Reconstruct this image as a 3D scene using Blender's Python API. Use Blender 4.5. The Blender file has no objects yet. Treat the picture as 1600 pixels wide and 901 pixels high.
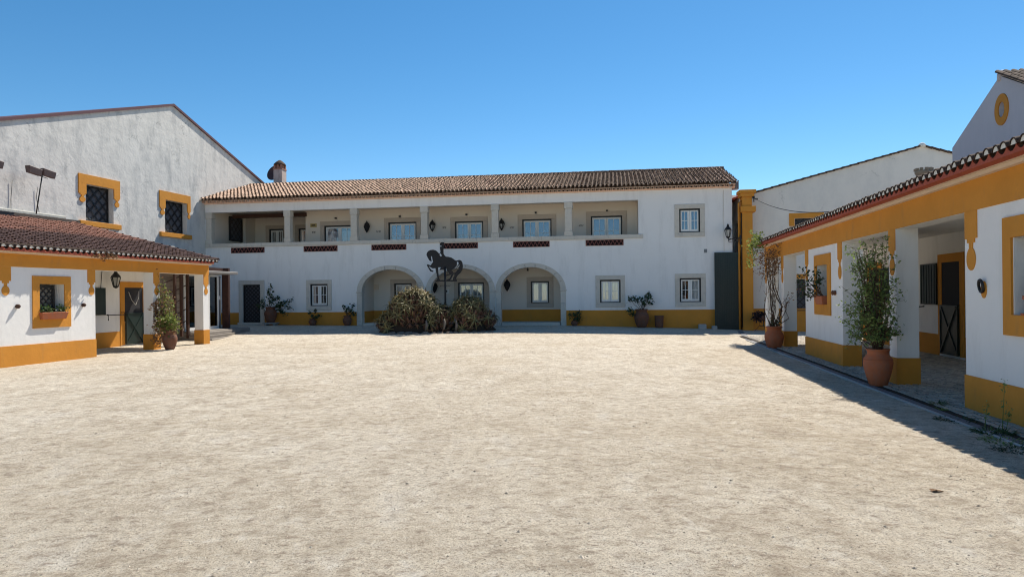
import bpy, bmesh, math, random
import numpy as np
from mathutils import Vector, Matrix
random.seed(7)
SC = bpy.context.scene
COL = SC.collection
R = math.radians

# ------------------------------------------------------------------ camera, sky, sun, exposure
CAM_Z = 1.7
cam = bpy.data.cameras.new('camera'); co = bpy.data.objects.new('camera', cam); COL.objects.link(co)
cam.sensor_width = 36.0; cam.lens = 36.0 * 1067 / 1600
cam.shift_y = 9.5 / 1600
cam.clip_start = .1; cam.clip_end = 2000
co.matrix_world = Matrix.Translation((0, 0, CAM_Z)) @ Matrix.Rotation(R(90), 4, 'X') @ Matrix.Rotation(-.0105, 4, 'Z')
SC.camera = co

SUN_DIR = Vector((.41, .655, 1.0)).normalized()          # towards the sun
w = bpy.data.worlds.new('World'); SC.world = w; w.use_nodes = True
nt = w.node_tree
sky = nt.nodes.new('ShaderNodeTexSky'); sky.sky_type = 'NISHITA'; sky.sun_disc = False
sky.sun_elevation = math.asin(SUN_DIR.z); sky.sun_rotation = math.atan2(SUN_DIR.x, SUN_DIR.y)
sky.air_density = .85; sky.dust_density = .1; sky.ozone_density = 1.6; sky.altitude = 600
hs = nt.nodes.new('ShaderNodeHueSaturation'); hs.inputs['Saturation'].default_value = 1.3; hs.inputs['Hue'].default_value = .492; nt.links.new(sky.outputs[0], hs.inputs['Color'])
nt.links.new(hs.outputs[0], nt.nodes['Background'].inputs[0])
nt.nodes['Background'].inputs[1].default_value = .081
sl = bpy.data.lights.new('sun', 'SUN'); so = bpy.data.objects.new('sun', sl); COL.objects.link(so)
sl.energy = 4.2; sl.angle = R(.53); sl.color = (1, .93, .82)
so.rotation_euler = SUN_DIR.to_track_quat('Z', 'Y').to_euler()
SC.view_settings.view_transform = 'Standard'; SC.view_settings.look = 'None'
SC.view_settings.exposure = .82; SC.view_settings.gamma = 1
SC.cycles.pixel_filter_type = 'BLACKMAN_HARRIS'; SC.cycles.filter_width = 1.1; SC.cycles.max_bounces = 8; SC.cycles.diffuse_bounces = 5

# ------------------------------------------------------------------ materials
def mat(name, base, rough=.8, spec=.3, vary=.0, vscale=2.0, stain=None, stain_amt=0, stain_scale=(1, 1, 1), stain_lo=.45, stain_hi=.7,
        bump=0, bscale=40, tone=0, metal=0, objrand=0, trans=0, cracks=0, band=None):
    m = bpy.data.materials.new(name); m.use_nodes = True
    t = m.node_tree; N = t.nodes; Lk = t.links
    b = N['Principled BSDF']
    b.inputs['Roughness'].default_value = rough
    b.inputs['Specular IOR Level'].default_value = spec
    b.inputs['Metallic'].default_value = metal
    tc = N.new('ShaderNodeTexCoord')
    rgb = N.new('ShaderNodeRGB'); rgb.outputs[0].default_value = (*base, 1)
    cur = rgb.outputs[0]
    def mul(cur, fac_socket, lo, hi):
        mr = N.new('ShaderNodeMapRange'); mr.inputs[3].default_value = lo; mr.inputs[4].default_value = hi
        Lk.new(fac_socket, mr.inputs[0])
        h = N.new('ShaderNodeHueSaturation'); Lk.new(cur, h.inputs['Color']); Lk.new(mr.outputs[0], h.inputs['Value'])
        return h.outputs[0]
    if vary:
        n = N.new('ShaderNodeTexNoise'); n.inputs['Scale'].default_value = vscale; n.inputs['Detail'].default_value = 8; n.inputs['Roughness'].default_value = .65
        Lk.new(tc.outputs['Object'], n.inputs[0]); cur = mul(cur, n.outputs[0], 1 - vary * 1.6, 1 + vary * 1.6)
    if stain:
        mp = N.new('ShaderNodeMapping'); mp.inputs['Scale'].default_value = stain_scale
        Lk.new(tc.outputs['Object'], mp.inputs[0])
        n = N.new('ShaderNodeTexNoise'); n.inputs['Scale'].default_value = 1; n.inputs['Detail'].default_value = 9; n.inputs['Roughness'].default_value = .7
        Lk.new(mp.outputs[0], n.inputs[0])
        mr = N.new('ShaderNodeMapRange'); mr.inputs[1].default_value = stain_lo; mr.inputs[2].default_value = stain_hi
        mr.inputs[4].default_value = stain_amt; Lk.new(n.outputs[0], mr.inputs[0])
        mx = N.new('ShaderNodeMix'); mx.data_type = 'RGBA'; Lk.new(mr.outputs[0], mx.inputs[0]); Lk.new(cur, mx.inputs[6]); mx.inputs[7].default_value = (*stain, 1)
        cur = mx.outputs[2]
    if band:
        sx = N.new('ShaderNodeSeparateXYZ'); Lk.new(tc.outputs['Object'], sx.inputs[0])
        n = N.new('ShaderNodeTexNoise'); n.inputs['Scale'].default_value = .9; n.inputs['Detail'].default_value = 7; Lk.new(tc.outputs['Object'], n.inputs[0])
        ma = N.new('ShaderNodeMath'); ma.operation = 'MULTIPLY_ADD'; ma.inputs[1].default_value = 1.6; Lk.new(n.outputs[0], ma.inputs[0]); Lk.new(sx.outputs[1], ma.inputs[2])
        mr = N.new('ShaderNodeMapRange'); mr.inputs[1].default_value = band[0]; mr.inputs[2].default_value = band[1]; mr.inputs[3].default_value = .72; mr.inputs[4].default_value = 0; Lk.new(ma.outputs[0], mr.inputs[0])
        mx = N.new('ShaderNodeMix'); mx.data_type = 'RGBA'; Lk.new(mr.outputs[0], mx.inputs[0]); Lk.new(cur, mx.inputs[6]); mx.inputs[7].default_value = (.085, .065, .062, 1); cur = mx.outputs[2]
    if cracks:
        v = N.new('ShaderNodeTexVoronoi'); v.feature = 'DISTANCE_TO_EDGE'; v.inputs['Scale'].default_value = .55
        nz = N.new('ShaderNodeTexNoise'); nz.inputs['Scale'].default_value = 2.5; nz.inputs['Detail'].default_value = 8
        Lk.new(tc.outputs['Object'], nz.inputs[0])
        ad = N.new('ShaderNodeMix'); ad.data_type = 'RGBA'; ad.blend_type = 'ADD'; ad.inputs[0].default_value = .9
        Lk.new(tc.outputs['Object'], ad.inputs[6]); Lk.new(nz.outputs['Color'], ad.inputs[7]); Lk.new(ad.outputs[2], v.inputs['Vector'])
        mr = N.new('ShaderNodeMapRange'); mr.inputs[1].default_value = 0; mr.inputs[2].default_value = .012; mr.inputs[3].default_value = cracks; mr.inputs[4].default_value = 0
        Lk.new(v.outputs['Distance'], mr.inputs[0])
        n2 = N.new('ShaderNodeTexNoise'); n2.inputs['Scale'].default_value = .7; Lk.new(tc.outputs['Object'], n2.inputs[0])
        m2 = N.new('ShaderNodeMapRange'); m2.inputs[1].default_value = .5; m2.inputs[2].default_value = .6; Lk.new(n2.outputs[0], m2.inputs[0])
        mm = N.new('ShaderNodeMath'); mm.operation = 'MULTIPLY'; Lk.new(mr.outputs[0], mm.inputs[0]); Lk.new(m2.outputs[0], mm.inputs[1])
        mx = N.new('ShaderNodeMix'); mx.data_type = 'RGBA'; Lk.new(mm.outputs[0], mx.inputs[0]); Lk.new(cur, mx.inputs[6]); mx.inputs[7].default_value = (.2, .2, .19, 1)
        cur = mx.outputs[2]
    if tone:
        a = N.new('ShaderNodeAttribute'); a.attribute_name = 'tone'; cur = mul(cur, a.outputs['Fac'], 1 - tone, 1 + tone)
    if objrand:
        a = N.new('ShaderNodeObjectInfo'); cur = mul(cur, a.outputs['Random'], 1 - objrand, 1 + objrand)
    Lk.new(cur, b.inputs['Base Color'])
    if bump:
        n = N.new('ShaderNodeTexNoise'); n.inputs['Scale'].default_value = bscale; n.inputs['Detail'].default_value = 6; n.inputs['Roughness'].default_value = .6
        Lk.new(tc.outputs['Object'], n.inputs[0])
        bp = N.new('ShaderNodeBump'); bp.inputs['Strength'].default_value = 1; bp.inputs['Distance'].default_value = bump
        Lk.new(n.outputs[0], bp.inputs['Height']); Lk.new(bp.outputs[0], b.inputs['Normal'])
    if trans:
        tr = N.new('ShaderNodeBsdfTranslucent'); Lk.new(cur, tr.inputs[0])
        ms = N.new('ShaderNodeMixShader'); ms.inputs[0].default_value = trans
        Lk.new(b.outputs[0], ms.inputs[1]); Lk.new(tr.outputs[0], ms.inputs[2]); Lk.new(ms.outputs[0], N['Material Output'].inputs[0])
    return m

M = {}
M['white'] = mat('white_plaster', (.80, .79, .765), .85, .2, vary=.03, vscale=1.2, stain=(.50, .49, .46), stain_amt=.38, stain_scale=(2.0, 2.0, .4), stain_lo=.50, stain_hi=.75, bump=.006, bscale=6)
M['white_old'] = mat('weathered_white_plaster', (.64, .625, .59), .9, .15, vary=.10, vscale=.7, stain=(.34, .35, .35), stain_amt=.75, stain_scale=(1.5, 1.5, .55), stain_lo=.48, stain_hi=.68, bump=.03, bscale=2.2, cracks=.55)
M['white_bg'] = mat('old_white_plaster', (.72, .69, .63), .9, .15, vary=.05, vscale=.9, stain=(.5, .5, .48), stain_amt=.4, stain_scale=(1.5, 1.5, .7), bump=.01, bscale=4, cracks=.35)
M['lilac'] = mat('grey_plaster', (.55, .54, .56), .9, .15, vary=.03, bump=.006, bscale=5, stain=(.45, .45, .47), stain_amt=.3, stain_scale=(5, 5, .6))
M['ochre'] = mat('ochre_plaster', (.59, .255, .042), .85, .2, vary=.12, vscale=1.3, stain=(.34, .19, .08), stain_amt=.55, stain_scale=(3, 3, 1.2), stain_lo=.55, stain_hi=.8, bump=.006, bscale=8)
M['inner'] = mat('warm_inner_plaster', (.68, .62, .54), .85, .2, vary=.03, vscale=1.2, bump=.004, bscale=8)
M['stone_warm'] = mat('beige_limestone', (.48, .41, .34), .85, .25, vary=.08, vscale=6, bump=.004, bscale=30, objrand=.05)
M['cream'] = mat('cream_plaster', (.66, .54, .42), .85, .2, vary=.06, bump=.004, bscale=12)
M['stone'] = mat('grey_limestone', (.58, .54, .47), .85, .25, vary=.08, vscale=6, stain=(.22, .21, .19), stain_amt=.4, stain_scale=(6, 6, 4), stain_lo=.55, stain_hi=.75, bump=.004, bscale=30, objrand=.05)
M['black'] = mat('black_iron', (.012, .012, .013), .5, .4)
M['steel'] = mat('black_steel_sheet', (.014, .014, .016), .6, .3, vary=.1)
M['joinery'] = mat('white_joinery', (.75, .75, .72), .45, .4)
M['green'] = mat('dark_green_paint', (.008, .022, .019), .45, .5, vary=.12, vscale=3, stain=(.03, .04, .036), stain_amt=.3, stain_scale=(4, 4, 1))
M['tile_old'] = mat('weathered_tile', (.50, .345, .25), .85, .2, vary=.14, vscale=9, stain=(.10, .085, .07), stain_amt=.5, stain_scale=(5, 5, 5), stain_lo=.52, stain_hi=.72, tone=.35, bump=.004, bscale=60)
M['tile_red'] = mat('red_tile', (.38, .20, .145), .85, .2, vary=.14, vscale=9, stain=(.10, .075, .065), stain_amt=.8, stain_scale=(.5, 1.6, 3.5), stain_lo=.56, stain_hi=.7, band=(3.4, 3.9), tone=.28, bump=.004, bscale=60)
M['tile_dark'] = mat('dark_tile', (.085, .055, .04), .9, .2, vary=.2, vscale=12, tone=.3, bump=.004, bscale=60)  # dark tile tone; on channel tiles it paints in the shade between covers
M['mortar'] = mat('pale_mortar', (.72, .68, .60), .9, .2, vary=.08, vscale=20)
M['redband'] = mat('red_painted_eave', (.36, .085, .05), .8, .25, vary=.12, vscale=5)
M['peach'] = mat('peach_tile', (.80, .57, .44), .85, .2, vary=.08, vscale=6, tone=.12)
M['canopy'] = mat('canopy_zinc', (.22, .21, .20), .7, .3, vary=.15)
M['flash'] = mat('grimy_cement', (.10, .09, .08), .95, .1, vary=.3, vscale=5, bump=.01, bscale=12)
M['cement'] = mat('pale_cement', (.45, .44, .40), .95, .1, vary=.15, vscale=4, bump=.01, bscale=12)
M['terra'] = mat('terracotta', (.40, .12, .05), .75, .3, vary=.12, vscale=5, stain=(.22, .15, .12), stain_amt=.45, stain_scale=(7, 7, 4), objrand=.12, bump=.002, bscale=30)
M['terra_old'] = mat('old_terracotta', (.17, .075, .045), .85, .2, vary=.2, vscale=7, stain=(.12, .10, .09), stain_amt=.6, stain_scale=(5, 5, 5), bump=.004, bscale=20)
M['wood'] = mat('weathered_planks', (.30, .24, .19), .85, .2, vary=.15, vscale=4, stain=(.12, .09, .07), stain_amt=.6, stain_scale=(1, 1, 20), objrand=.2)
M['beam'] = mat('brown_timber', (.065, .032, .022), .7, .3, vary=.2, vscale=8)
M['rust'] = mat('rusty_steel', (.06, .028, .022), .8, .3, vary=.3, vscale=6)
M['deck'] = mat('deck_boards', (.26, .23, .20), .85, .2, vary=.1, vscale=6, objrand=.2)
M['rosered'] = mat('dark_red_tile', (.22, .085, .07), .8, .3, vary=.15, vscale=10)
M['recess'] = mat('painted_recess_shade', (.02, .012, .012), .9, .1)  # near-black paints in the shade of vent openings and cornice hollows
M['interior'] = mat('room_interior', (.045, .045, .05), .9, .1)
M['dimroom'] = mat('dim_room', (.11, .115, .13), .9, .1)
M['roomwall'] = mat('pale_room_wall', (.25, .22, .2), .9, .1)
M['curtain'] = mat('net_curtain', (.72, .70, .65), .9, .1, trans=.3)
M['sky_tint_curtain'] = mat('sky_reflection_curtain', (.10, .19, .36), .9, .1)  # sky reflection of the panes is painted into the curtain's blue
M['shutter'] = mat('cream_inner_shutter', (.72, .71, .64), .6, .3)
M['cobble'] = mat('cobble_stone', (.36, .32, .265), .85, .25, vary=.15, vscale=14, tone=.25, objrand=.2, bump=.004, bscale=40)
M['bed'] = mat('walk_bedding', (.05, .04, .032), .95, .1, vary=.2, vscale=9)
M['channel'] = mat('channel_slate', (.13, .135, .15), .7, .3, vary=.15, vscale=4, objrand=.1)
M['kerb'] = mat('kerb_stone', (.40, .39, .37), .85, .2, vary=.12, vscale=6, objrand=.12)
M['soil'] = mat('potting_soil', (.05, .035, .025), .95, .1, bump=.01, bscale=40)
M['leaf'] = mat('green_leaf', (.06, .11, .03), .5, .4, tone=.5, trans=.25)
M['leaf_dark'] = mat('dark_green_leaf', (.03, .06, .02), .5, .35, tone=.5, trans=.15)
M['leaf_olive'] = mat('olive_leaf', (.20, .27, .085), .55, .35, tone=.5, trans=.38)
M['leaf_yellow'] = mat('yellow_green_leaf', (.20, .24, .06), .55, .3, tone=.4, trans=.35)
M['leaf_brown'] = mat('dry_brown_leaf', (.24, .14, .075), .8, .2, tone=.45, trans=.2)
M['leaf_purple'] = mat('purple_leaf', (.035, .018, .022), .6, .3, tone=.4)
M['stem'] = mat('brown_stem', (.10, .065, .045), .85, .2)
M['flower'] = mat('pink_petal', (.5, .12, .14), .7, .2, tone=.3)
M['aloe'] = mat('aloe_leaf', (.20, .16, .065), .55, .3, tone=.65, trans=.1)
M['aloe_dry'] = mat('dry_aloe_leaf', (.17, .09, .06), .85, .2, tone=.5)
M['trunk'] = mat('pale_aloe_stem', (.20, .165, .135), .9, .2, vary=.2, vscale=12)
M['dishm'] = mat('brown_dish_paint', (.10, .06, .05), .6, .3, vary=.1)
M['lamp_glass'] = mat('frosted_lamp_glass', (.45, .45, .42), .3, .5)
M['grey'] = mat('grey_metal', (.18, .19, .20), .5, .5, metal=.3)
M['whitem'] = mat('white_enamel', (.8, .8, .8), .3, .5)
M['sign'] = mat('yellow_plaque', (.38, .30, .12), .7, .3)
M['ink'] = mat('dark_lettering', (.05, .04, .035), .7, .2)
M['flood'] = mat('floodlight_housing', (.10, .07, .065), .6, .4, vary=.2)

def glassmat(name, tint=(.9, .95, 1.), refl=.12):
    m = bpy.data.materials.new(name); m.use_nodes = True; t = m.node_tree; N = t.nodes
    N.remove(N['Principled BSDF'])
    tr = N.new('ShaderNodeBsdfTransparent'); tr.inputs[0].default_value = (*tint, 1)
    gl = N.new('ShaderNodeBsdfGlossy'); gl.inputs['Roughness'].default_value = .03
    fr = N.new('ShaderNodeFresnel'); fr.inputs[0].default_value = 1.5
    ad = N.new('ShaderNodeMath'); ad.operation = 'ADD'; ad.inputs[1].default_value = refl; t.links.new(fr.outputs[0], ad.inputs[0])
    mx = N.new('ShaderNodeMixShader'); t.links.new(ad.outputs[0], mx.inputs[0]); t.links.new(tr.outputs[0], mx.inputs[1]); t.links.new(gl.outputs[0], mx.inputs[2])
    t.links.new(mx.outputs[0], N['Material Output'].inputs[0]); return m
M['glass'] = glassmat('window_glass', refl=.08)
M['glass_dark'] = glassmat('tinted_glass', (.45, .55, .55), .14)

def groundmat():
    m = bpy.data.materials.new('pale_gravel'); m.use_nodes = True; t = m.node_tree; N = t.nodes; Lk = t.links
    b = N['Principled BSDF']; b.inputs['Roughness'].default_value = .95; b.inputs['Specular IOR Level'].default_value = .1
    tc = N.new('ShaderNodeTexCoord')
    def noise(sc, det, ro, scale3=(1, 1, 1), dist=0):
        mp = N.new('ShaderNodeMapping'); mp.inputs['Scale'].default_value = scale3; mp.inputs['Rotation'].default_value = (0, 0, R(-14)); Lk.new(tc.outputs['Object'], mp.inputs[0])
        n = N.new('ShaderNodeTexNoise'); n.inputs['Scale'].default_value = sc; n.inputs['Detail'].default_value = det; n.inputs['Roughness'].default_value = ro; n.inputs['Distortion'].default_value = dist
        Lk.new(mp.outputs[0], n.inputs[0]); return n.outputs[0]
    def rng(s, a, b2, c=0, d=1):
        mr = N.new('ShaderNodeMapRange'); mr.inputs[1].default_value = a; mr.inputs[2].default_value = b2; mr.inputs[3].default_value = c; mr.inputs[4].default_value = d
        Lk.new(s, mr.inputs[0]); return mr.outputs[0]
    def mix(f, a, b2, mode='MIX'):
        mx = N.new('ShaderNodeMix'); mx.data_type = 'RGBA'; mx.blend_type = mode; Lk.new(f, mx.inputs[0]) if not isinstance(f, float) else setattr(mx.inputs[0], 'default_value', f)
        for s, v in ((6, a), (7, b2)):
            if isinstance(v, tuple): mx.inputs[s].default_value = (*v, 1)
            else: Lk.new(v, mx.inputs[s])
        return mx.outputs[2]
    big = noise(.22, 7, .62); mid = noise(1.6, 9, .72, (1, .6, 1), .3); fine = noise(9, 10, .82, (.85, 1.1, 1)); grit = noise(60, 5, .8); trk = noise(1.1, 6, .6, (.10, 1.5, 1), .4); scuff = noise(3.6, 7, .72, (.9, 1.0, 1), .6)
    c = mix(rng(big, .38, .62), (.60, .52, .40), (.69, .62, .505))
    c = mix(rng(mid, .48, .64, 0, .5), c, (.38, .31, .23))
    c = mix(rng(mid, .30, .46, .6, 0), c, (.68, .64, .57))
    c = mix(rng(fine, .51, .62, 0, .85), c, (.27, .21, .16))
    c = mix(rng(fine, .34, .47, .6, 0), c, (.80, .77, .69))
    c = mix(rng(grit, .50, .60, 0, .75), c, (.22, .18, .14))
    c = mix(rng(scuff, .52, .62, 0, .45), c, (.36, .29, .215))
    c = mix(rng(scuff, .42, .32, 0, .5), c, (.80, .76, .68))
    c = mix(rng(trk, .60, .72, 0, .25), c, (.74, .70, .62))
    c = mix(rng(trk, .36, .26, 0, .2), c, (.36, .30, .23))
    # greener, darker grime towards the near edge of the yard
    Lk.new(c, b.inputs['Base Color'])
    b1 = N.new('ShaderNodeBump'); b1.inputs['Distance'].default_value = .06; b1.inputs['Strength'].default_value = .8; Lk.new(fine, b1.inputs['Height'])
    b2 = N.new('ShaderNodeBump'); b2.inputs['Distance'].default_value = .012; b2.inputs['Strength'].default_value = 1; Lk.new(grit, b2.inputs['Height']); Lk.new(b1.outputs[0], b2.inputs['Normal'])
    b3 = N.new('ShaderNodeBump'); b3.inputs['Distance'].default_value = .10; b3.inputs['Strength'].default_value = .6; Lk.new(mid, b3.inputs['Height']); Lk.new(b2.outputs[0], b3.inputs['Normal'])
    Lk.new(b3.outputs[0], b.inputs['Normal']); return m
M['gravel'] = groundmat()

# ------------------------------------------------------------------ mesh builder
class MB:
    def __init__(s): s.v = []; s.f = []; s.m = []; s.t = []; s.sm = []
    def add(s, vs, fs, mi=0, tone=None, smooth=False):
        o = len(s.v); s.v += [tuple(p) for p in vs]
        for f in fs: s.f.append([o + i for i in f]); s.m.append(mi); s.t.append(.5 if tone is None else tone); s.sm.append(smooth)
        return s
    def box(s, x0, x1, y0, y1, z0, z1, mi=0, tone=None):
        vs = [(x, y, z) for z in (z0, z1) for y in (y0, y1) for x in (x0, x1)]
        return s.add(vs, [(0, 2, 3, 1), (4, 5, 7, 6), (0, 1, 5, 4), (2, 6, 7, 3), (0, 4, 6, 2), (1, 3, 7, 5)], mi, tone)
    def bar(s, a, b, wx, wz=None, mi=0, up=(0, 0, 1)):
        a = Vector(a); b = Vector(b); d = (b - a).normalized(); wz = wz or wx
        u = d.cross(Vector(up)); u = u.normalized() if u.length > 1e-4 else Vector((1, 0, 0)); n = u.cross(d)
        vs = []
        for p in (a, b):
            for i, j in ((-1, -1), (1, -1), (1, 1), (-1, 1)): vs.append(p + u * i * wx / 2 + n * j * wz / 2)
        return s.add(vs, [(0, 1, 2, 3), (7, 6, 5, 4), (0, 4, 5, 1), (1, 5, 6, 2), (2, 6, 7, 3), (3, 7, 4, 0)], mi)
    def tube(s, pts, r, seg=6, mi=0, smooth=True, tone=None):
        pts = [Vector(p) for p in pts]; vs = []; fs = []; n = len(pts)
        rr = r if isinstance(r, (list, tuple)) else [r] * n
        for i, p in enumerate(pts):
            d = (pts[min(i + 1, n - 1)] - pts[max(i - 1, 0)]); d = d.normalized() if d.length > 1e-7 else Vector((0, 0, 1))
            u = d.cross(Vector((.13, .31, .94))); u = u.normalized() if u.length > .05 else d.cross(Vector((1, 0, 0))).normalized(); q = u.cross(d)
            for k in range(seg): a = 2 * math.pi * k / seg; vs.append(p + (u * math.cos(a) + q * math.sin(a)) * rr[i])
        for i in range(n - 1):
            for k in range(seg): k2 = (k + 1) % seg; fs.append((i * seg + k, i * seg + k2, (i + 1) * seg + k2, (i + 1) * seg + k))
        fs.append(tuple(range(seg))[::-1]); fs.append(tuple((n - 1) * seg + k for k in range(seg)))
        return s.add(vs, fs, mi, tone, smooth)
    def lathe(s, prof, c, seg=24, mi=0, smooth=True, squash=1):
        vs = []; fs = []; n = len(prof)
        for r, z in prof:
            for k in range(seg): a = 2 * math.pi * k / seg; vs.append((c[0] + r * math.cos(a), c[1] + r * math.sin(a) * squash, c[2] + z))
        for i in range(n - 1):
            for k in range(seg): k2 = (k + 1) % seg; fs.append((i * seg + k, i * seg + k2, (i + 1) * seg + k2, (i + 1) * seg + k))
        fs.append(tuple(range(seg))[::-1]); fs.append(tuple((n - 1) * seg + k for k in range(seg)))
        return s.add(vs, fs, mi, None, smooth)
    def plate(s, loops, y0, y1, mi=0):
        """polygon loops (x,z) with even-odd holes, extruded from y0 to y1"""
        cu = bpy.data.curves.new('tmp', 'CURVE'); cu.dimensions = '2D'; cu.fill_mode = 'BOTH'; cu.extrude = (y1 - y0) / 2
        for lp in loops:
            sp = cu.splines.new('POLY'); sp.points.add(len(lp) - 1)
            for p, q in zip(sp.points, lp): p.co = (q[0], q[1], 0, 1)
            sp.use_cyclic_u = True
        ob = bpy.data.objects.new('tmp', cu); me = ob.to_mesh()
        ym = (y0 + y1) / 2
        vs = [(v.co.x, ym - v.co.z, v.co.y) for v in me.vertices]; fs = [tuple(p.vertices) for p in me.polygons]
        ob.to_mesh_clear(); bpy.data.objects.remove(ob); bpy.data.curves.remove(cu)
        return s.add(vs, fs, mi)
    def mesh(s, name, mats):
        me = bpy.data.meshes.new(name); me.from_pydata(s.v, [], s.f)
        for m in mats: me.materials.append(M[m] if isinstance(m, str) else m)
        me.polygons.foreach_set('material_index', s.m); me.polygons.foreach_set('use_smooth', s.sm)
        a = me.attributes.new('tone', 'FLOAT', 'FACE'); a.data.foreach_set('value', s.t)
        me.update(); return me
    def build(s, name, mats, parent=None, bevel=0):
        mats = list(mats) if isinstance(mats, (list, tuple)) else [mats]
        o = bpy.data.objects.new(name, s.mesh(name, mats)); COL.objects.link(o)
        if parent: o.parent = parent
        if bevel:
            b = o.modifiers.new('bevel', 'BEVEL'); b.width = bevel; b.segments = 1; b.limit_method = 'ANGLE'
        return o
def tag(o, label=None, cat=None, group=None, kind=None):
    for k, v in (('label', label), ('category', cat), ('group', group), ('kind', kind)):
        if v: o[k] = v
    return o
def thing(name, label, cat, loc=(0, 0, 0), rot=0, group=None):
    o = bpy.data.objects.new(name, None); COL.objects.link(o); o.location = loc; o.rotation_euler = (0, 0, R(rot)); o.empty_display_size = .3
    return tag(o, label, cat, group)
def box(name, m, parent, *a, bevel=0): return MB().box(*a).build(name, m, parent, bevel)
def rect(x0, x1, z0, z1): return [(x0, z0), (x1, z0), (x1, z1), (x0, z1)]
def circ(cx, cz, rx, rz, n=20, a0=0, a1=360): return [(cx + rx * math.cos(R(a0 + (a1 - a0) * i / n)), cz + rz * math.sin(R(a0 + (a1 - a0) * i / n))) for i in range(n + (1 if a1 - a0 < 360 else 0))]
def copy_tree(o, parent=None):
    c = o.copy(); COL.objects.link(c)
    if parent: c.parent = parent
    for ch in list(o.children): copy_tree(ch, c)
    return c

# building frames: local x along the wall, local y away from the yard
MO, MA = (-.66, 35.0, 0), -8.4            # main building
LO, LA = (-11.93, 26.86, 0), 78.7         # left stable wing
GO = (-16.74, 37.37, 0)                   # tall hall (parallel to left wing)
RO, RA = (8.21, 19.1, 0), 80.5            # right stable wing (its inside is local -y)
def W(O, A, x, y, z=0):
    a = R(A); return (O[0] + x * math.cos(a) - y * math.sin(a), O[1] + x * math.sin(a) + y * math.cos(a), z)
def inv(O, A, X, Y):
    a = R(A); dx, dy = X - O[0], Y - O[1]; return dx * math.cos(a) + dy * math.sin(a), -dx * math.sin(a) + dy * math.cos(a)
def ground_z(x, y):
    s, t = inv(MO, MA, x, y)
    f = float(np.interp(s, [-20, -16, -8, 3.4, 10.7, 14.6, 24], [.26, .24, .155, .11, -.08, -.25, -.3]))
    k = min(1, max(0, (t + 9) / 8.6)); k = k * k * (3 - 2 * k)
    base = float(np.interp(x, [-30, -12, -6, 0, 6, 8, 30], [-.1, -.1, -.05, 0, -.05, -.07, -.1]))
    return base * (1 - k) + f * k

# ------------------------------------------------------------------ the ground
def axis(pts):
    out = []
    for a, b, st in pts:
        out += list(np.arange(a, b, st))
    return out + [pts[-1][1]]
gx = axis([(-300, -30, 30), (-30, -16, 1), (-16, 16, .25), (16, 30, 1), (30, 300, 30)])
gy = axis([(-60, -4, 8), (-4, 44, .25), (44, 60, 2), (60, 400, 34)])
from mathutils import noise as mn
vs = []
for y in gy:
    for x in gx:
        z = ground_z(x, y)
        if abs(x) < 16 and -4 < y < 34: z += (mn.noise(Vector((x * .35, y * .35, 0))) * .02 + mn.noise(Vector((x * 1.3, y * 1.3, 3))) * .008) * min(1, max(0, (33 - y) / 3)) 
        vs.append((x, y, z))
nx = len(gx); fs = [(j * nx + i, j * nx + i + 1, (j + 1) * nx + i + 1, (j + 1) * nx + i) for j in range(len(gy) - 1) for i in range(nx - 1)]
g = MB().add(vs, fs, 0, None, True).build('ground', 'gravel'); tag(g, kind='structure')

# ------------------------------------------------------------------ roof tiles
TS = .21
def tile_profile(x, y0, z0, y1, z1, r0, r1, up=1, seg=5):
    """half round tile running from (y0,z0) low end to (y1,z1) upper end"""
    vs = []
    for (y, z, r) in ((y0, z0, r0), (y1, z1, r1)):
        for k in range(seg + 1):
            a = math.pi * k / seg; vs.append((x - r * math.cos(a), y, z + up * r * math.sin(a)))
    n = seg + 1
    fs = [(k, k + 1, n + k + 1, n + k) for k in range(seg)]
    if up > 0: fs = [f[::-1] for f in fs]
    return vs, fs, n
def tiled_roof(x0, x1, y0, z0, y1, z1, cl=.36, skip_first=False, clip=None, jitter=.020):
    """cover and channel tiles between the eave line (y0,z0) and ridge line (y1,z1), one mesh"""
    mb = MB(); L = math.hypot(y1 - y0, z1 - z0); n = int(round(L / cl)); cl = L / n; dy, dz = (y1 - y0) / L, (z1 - z0) / L
    nc = int(round((x1 - x0) / TS))
    for i in range(nc):
        x = x0 + (i + .5) * (x1 - x0) / nc
        for j in range(n):
            a, b = j * cl, (j + 1) * cl + .05
            jx, jz = random.uniform(-jitter, jitter), random.uniform(0, jitter)
            tn = min(1, max(0, random.gauss(.5, .22)))
            if not (skip_first and j == 0):
                v, f, k = tile_profile(x + jx, y0 + dy * a, z0 + dz * a + .065 + jz, y0 + dy * b, z0 + dz * b + .03, .072, .054)
                mb.add(v, f, 0, tn, False)
                # lower lip, 15 mm thick
                lip = []
                for q in range(k):
                    p = v[q]; lip.append((p[0], p[1], p[2]));
                for q in range(k):
                    ang = math.pi * q / (k - 1); lip.append((x + jx - .055 * math.cos(ang), y0 + dy * a, z0 + dz * a + .065 + jz + .055 * math.sin(ang)))
                mb.add(lip, [(q, q + 1, k + q + 1, k + q) for q in range(k - 1)], 0, tn * .6)
            v, f, k = tile_profile(x + TS / 2 - jx, y0 + dy * a + .02, z0 + dz * a + .075, y0 + dy * b, z0 + dz * b + .055, .075, .09, -1, 4)
            mb.add(v, f, 2 if j == 0 else 1, random.random())  # channels coloured darker than covers, shade painted in
    return mb
def slab(mb, x0, x1, y0, z0, y1, z1, th, mi=0):
    vs = [(x, y, z + d) for x in (x0, x1) for (y, z) in ((y0, z0), (y1, z1)) for d in (-th, 0)]
    mb.add(vs, [(0, 1, 3, 2), (4, 6, 7, 5), (0, 4, 5, 1), (2, 3, 7, 6), (1, 5, 7, 3), (0, 2, 6, 4)], mi); return mb
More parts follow.
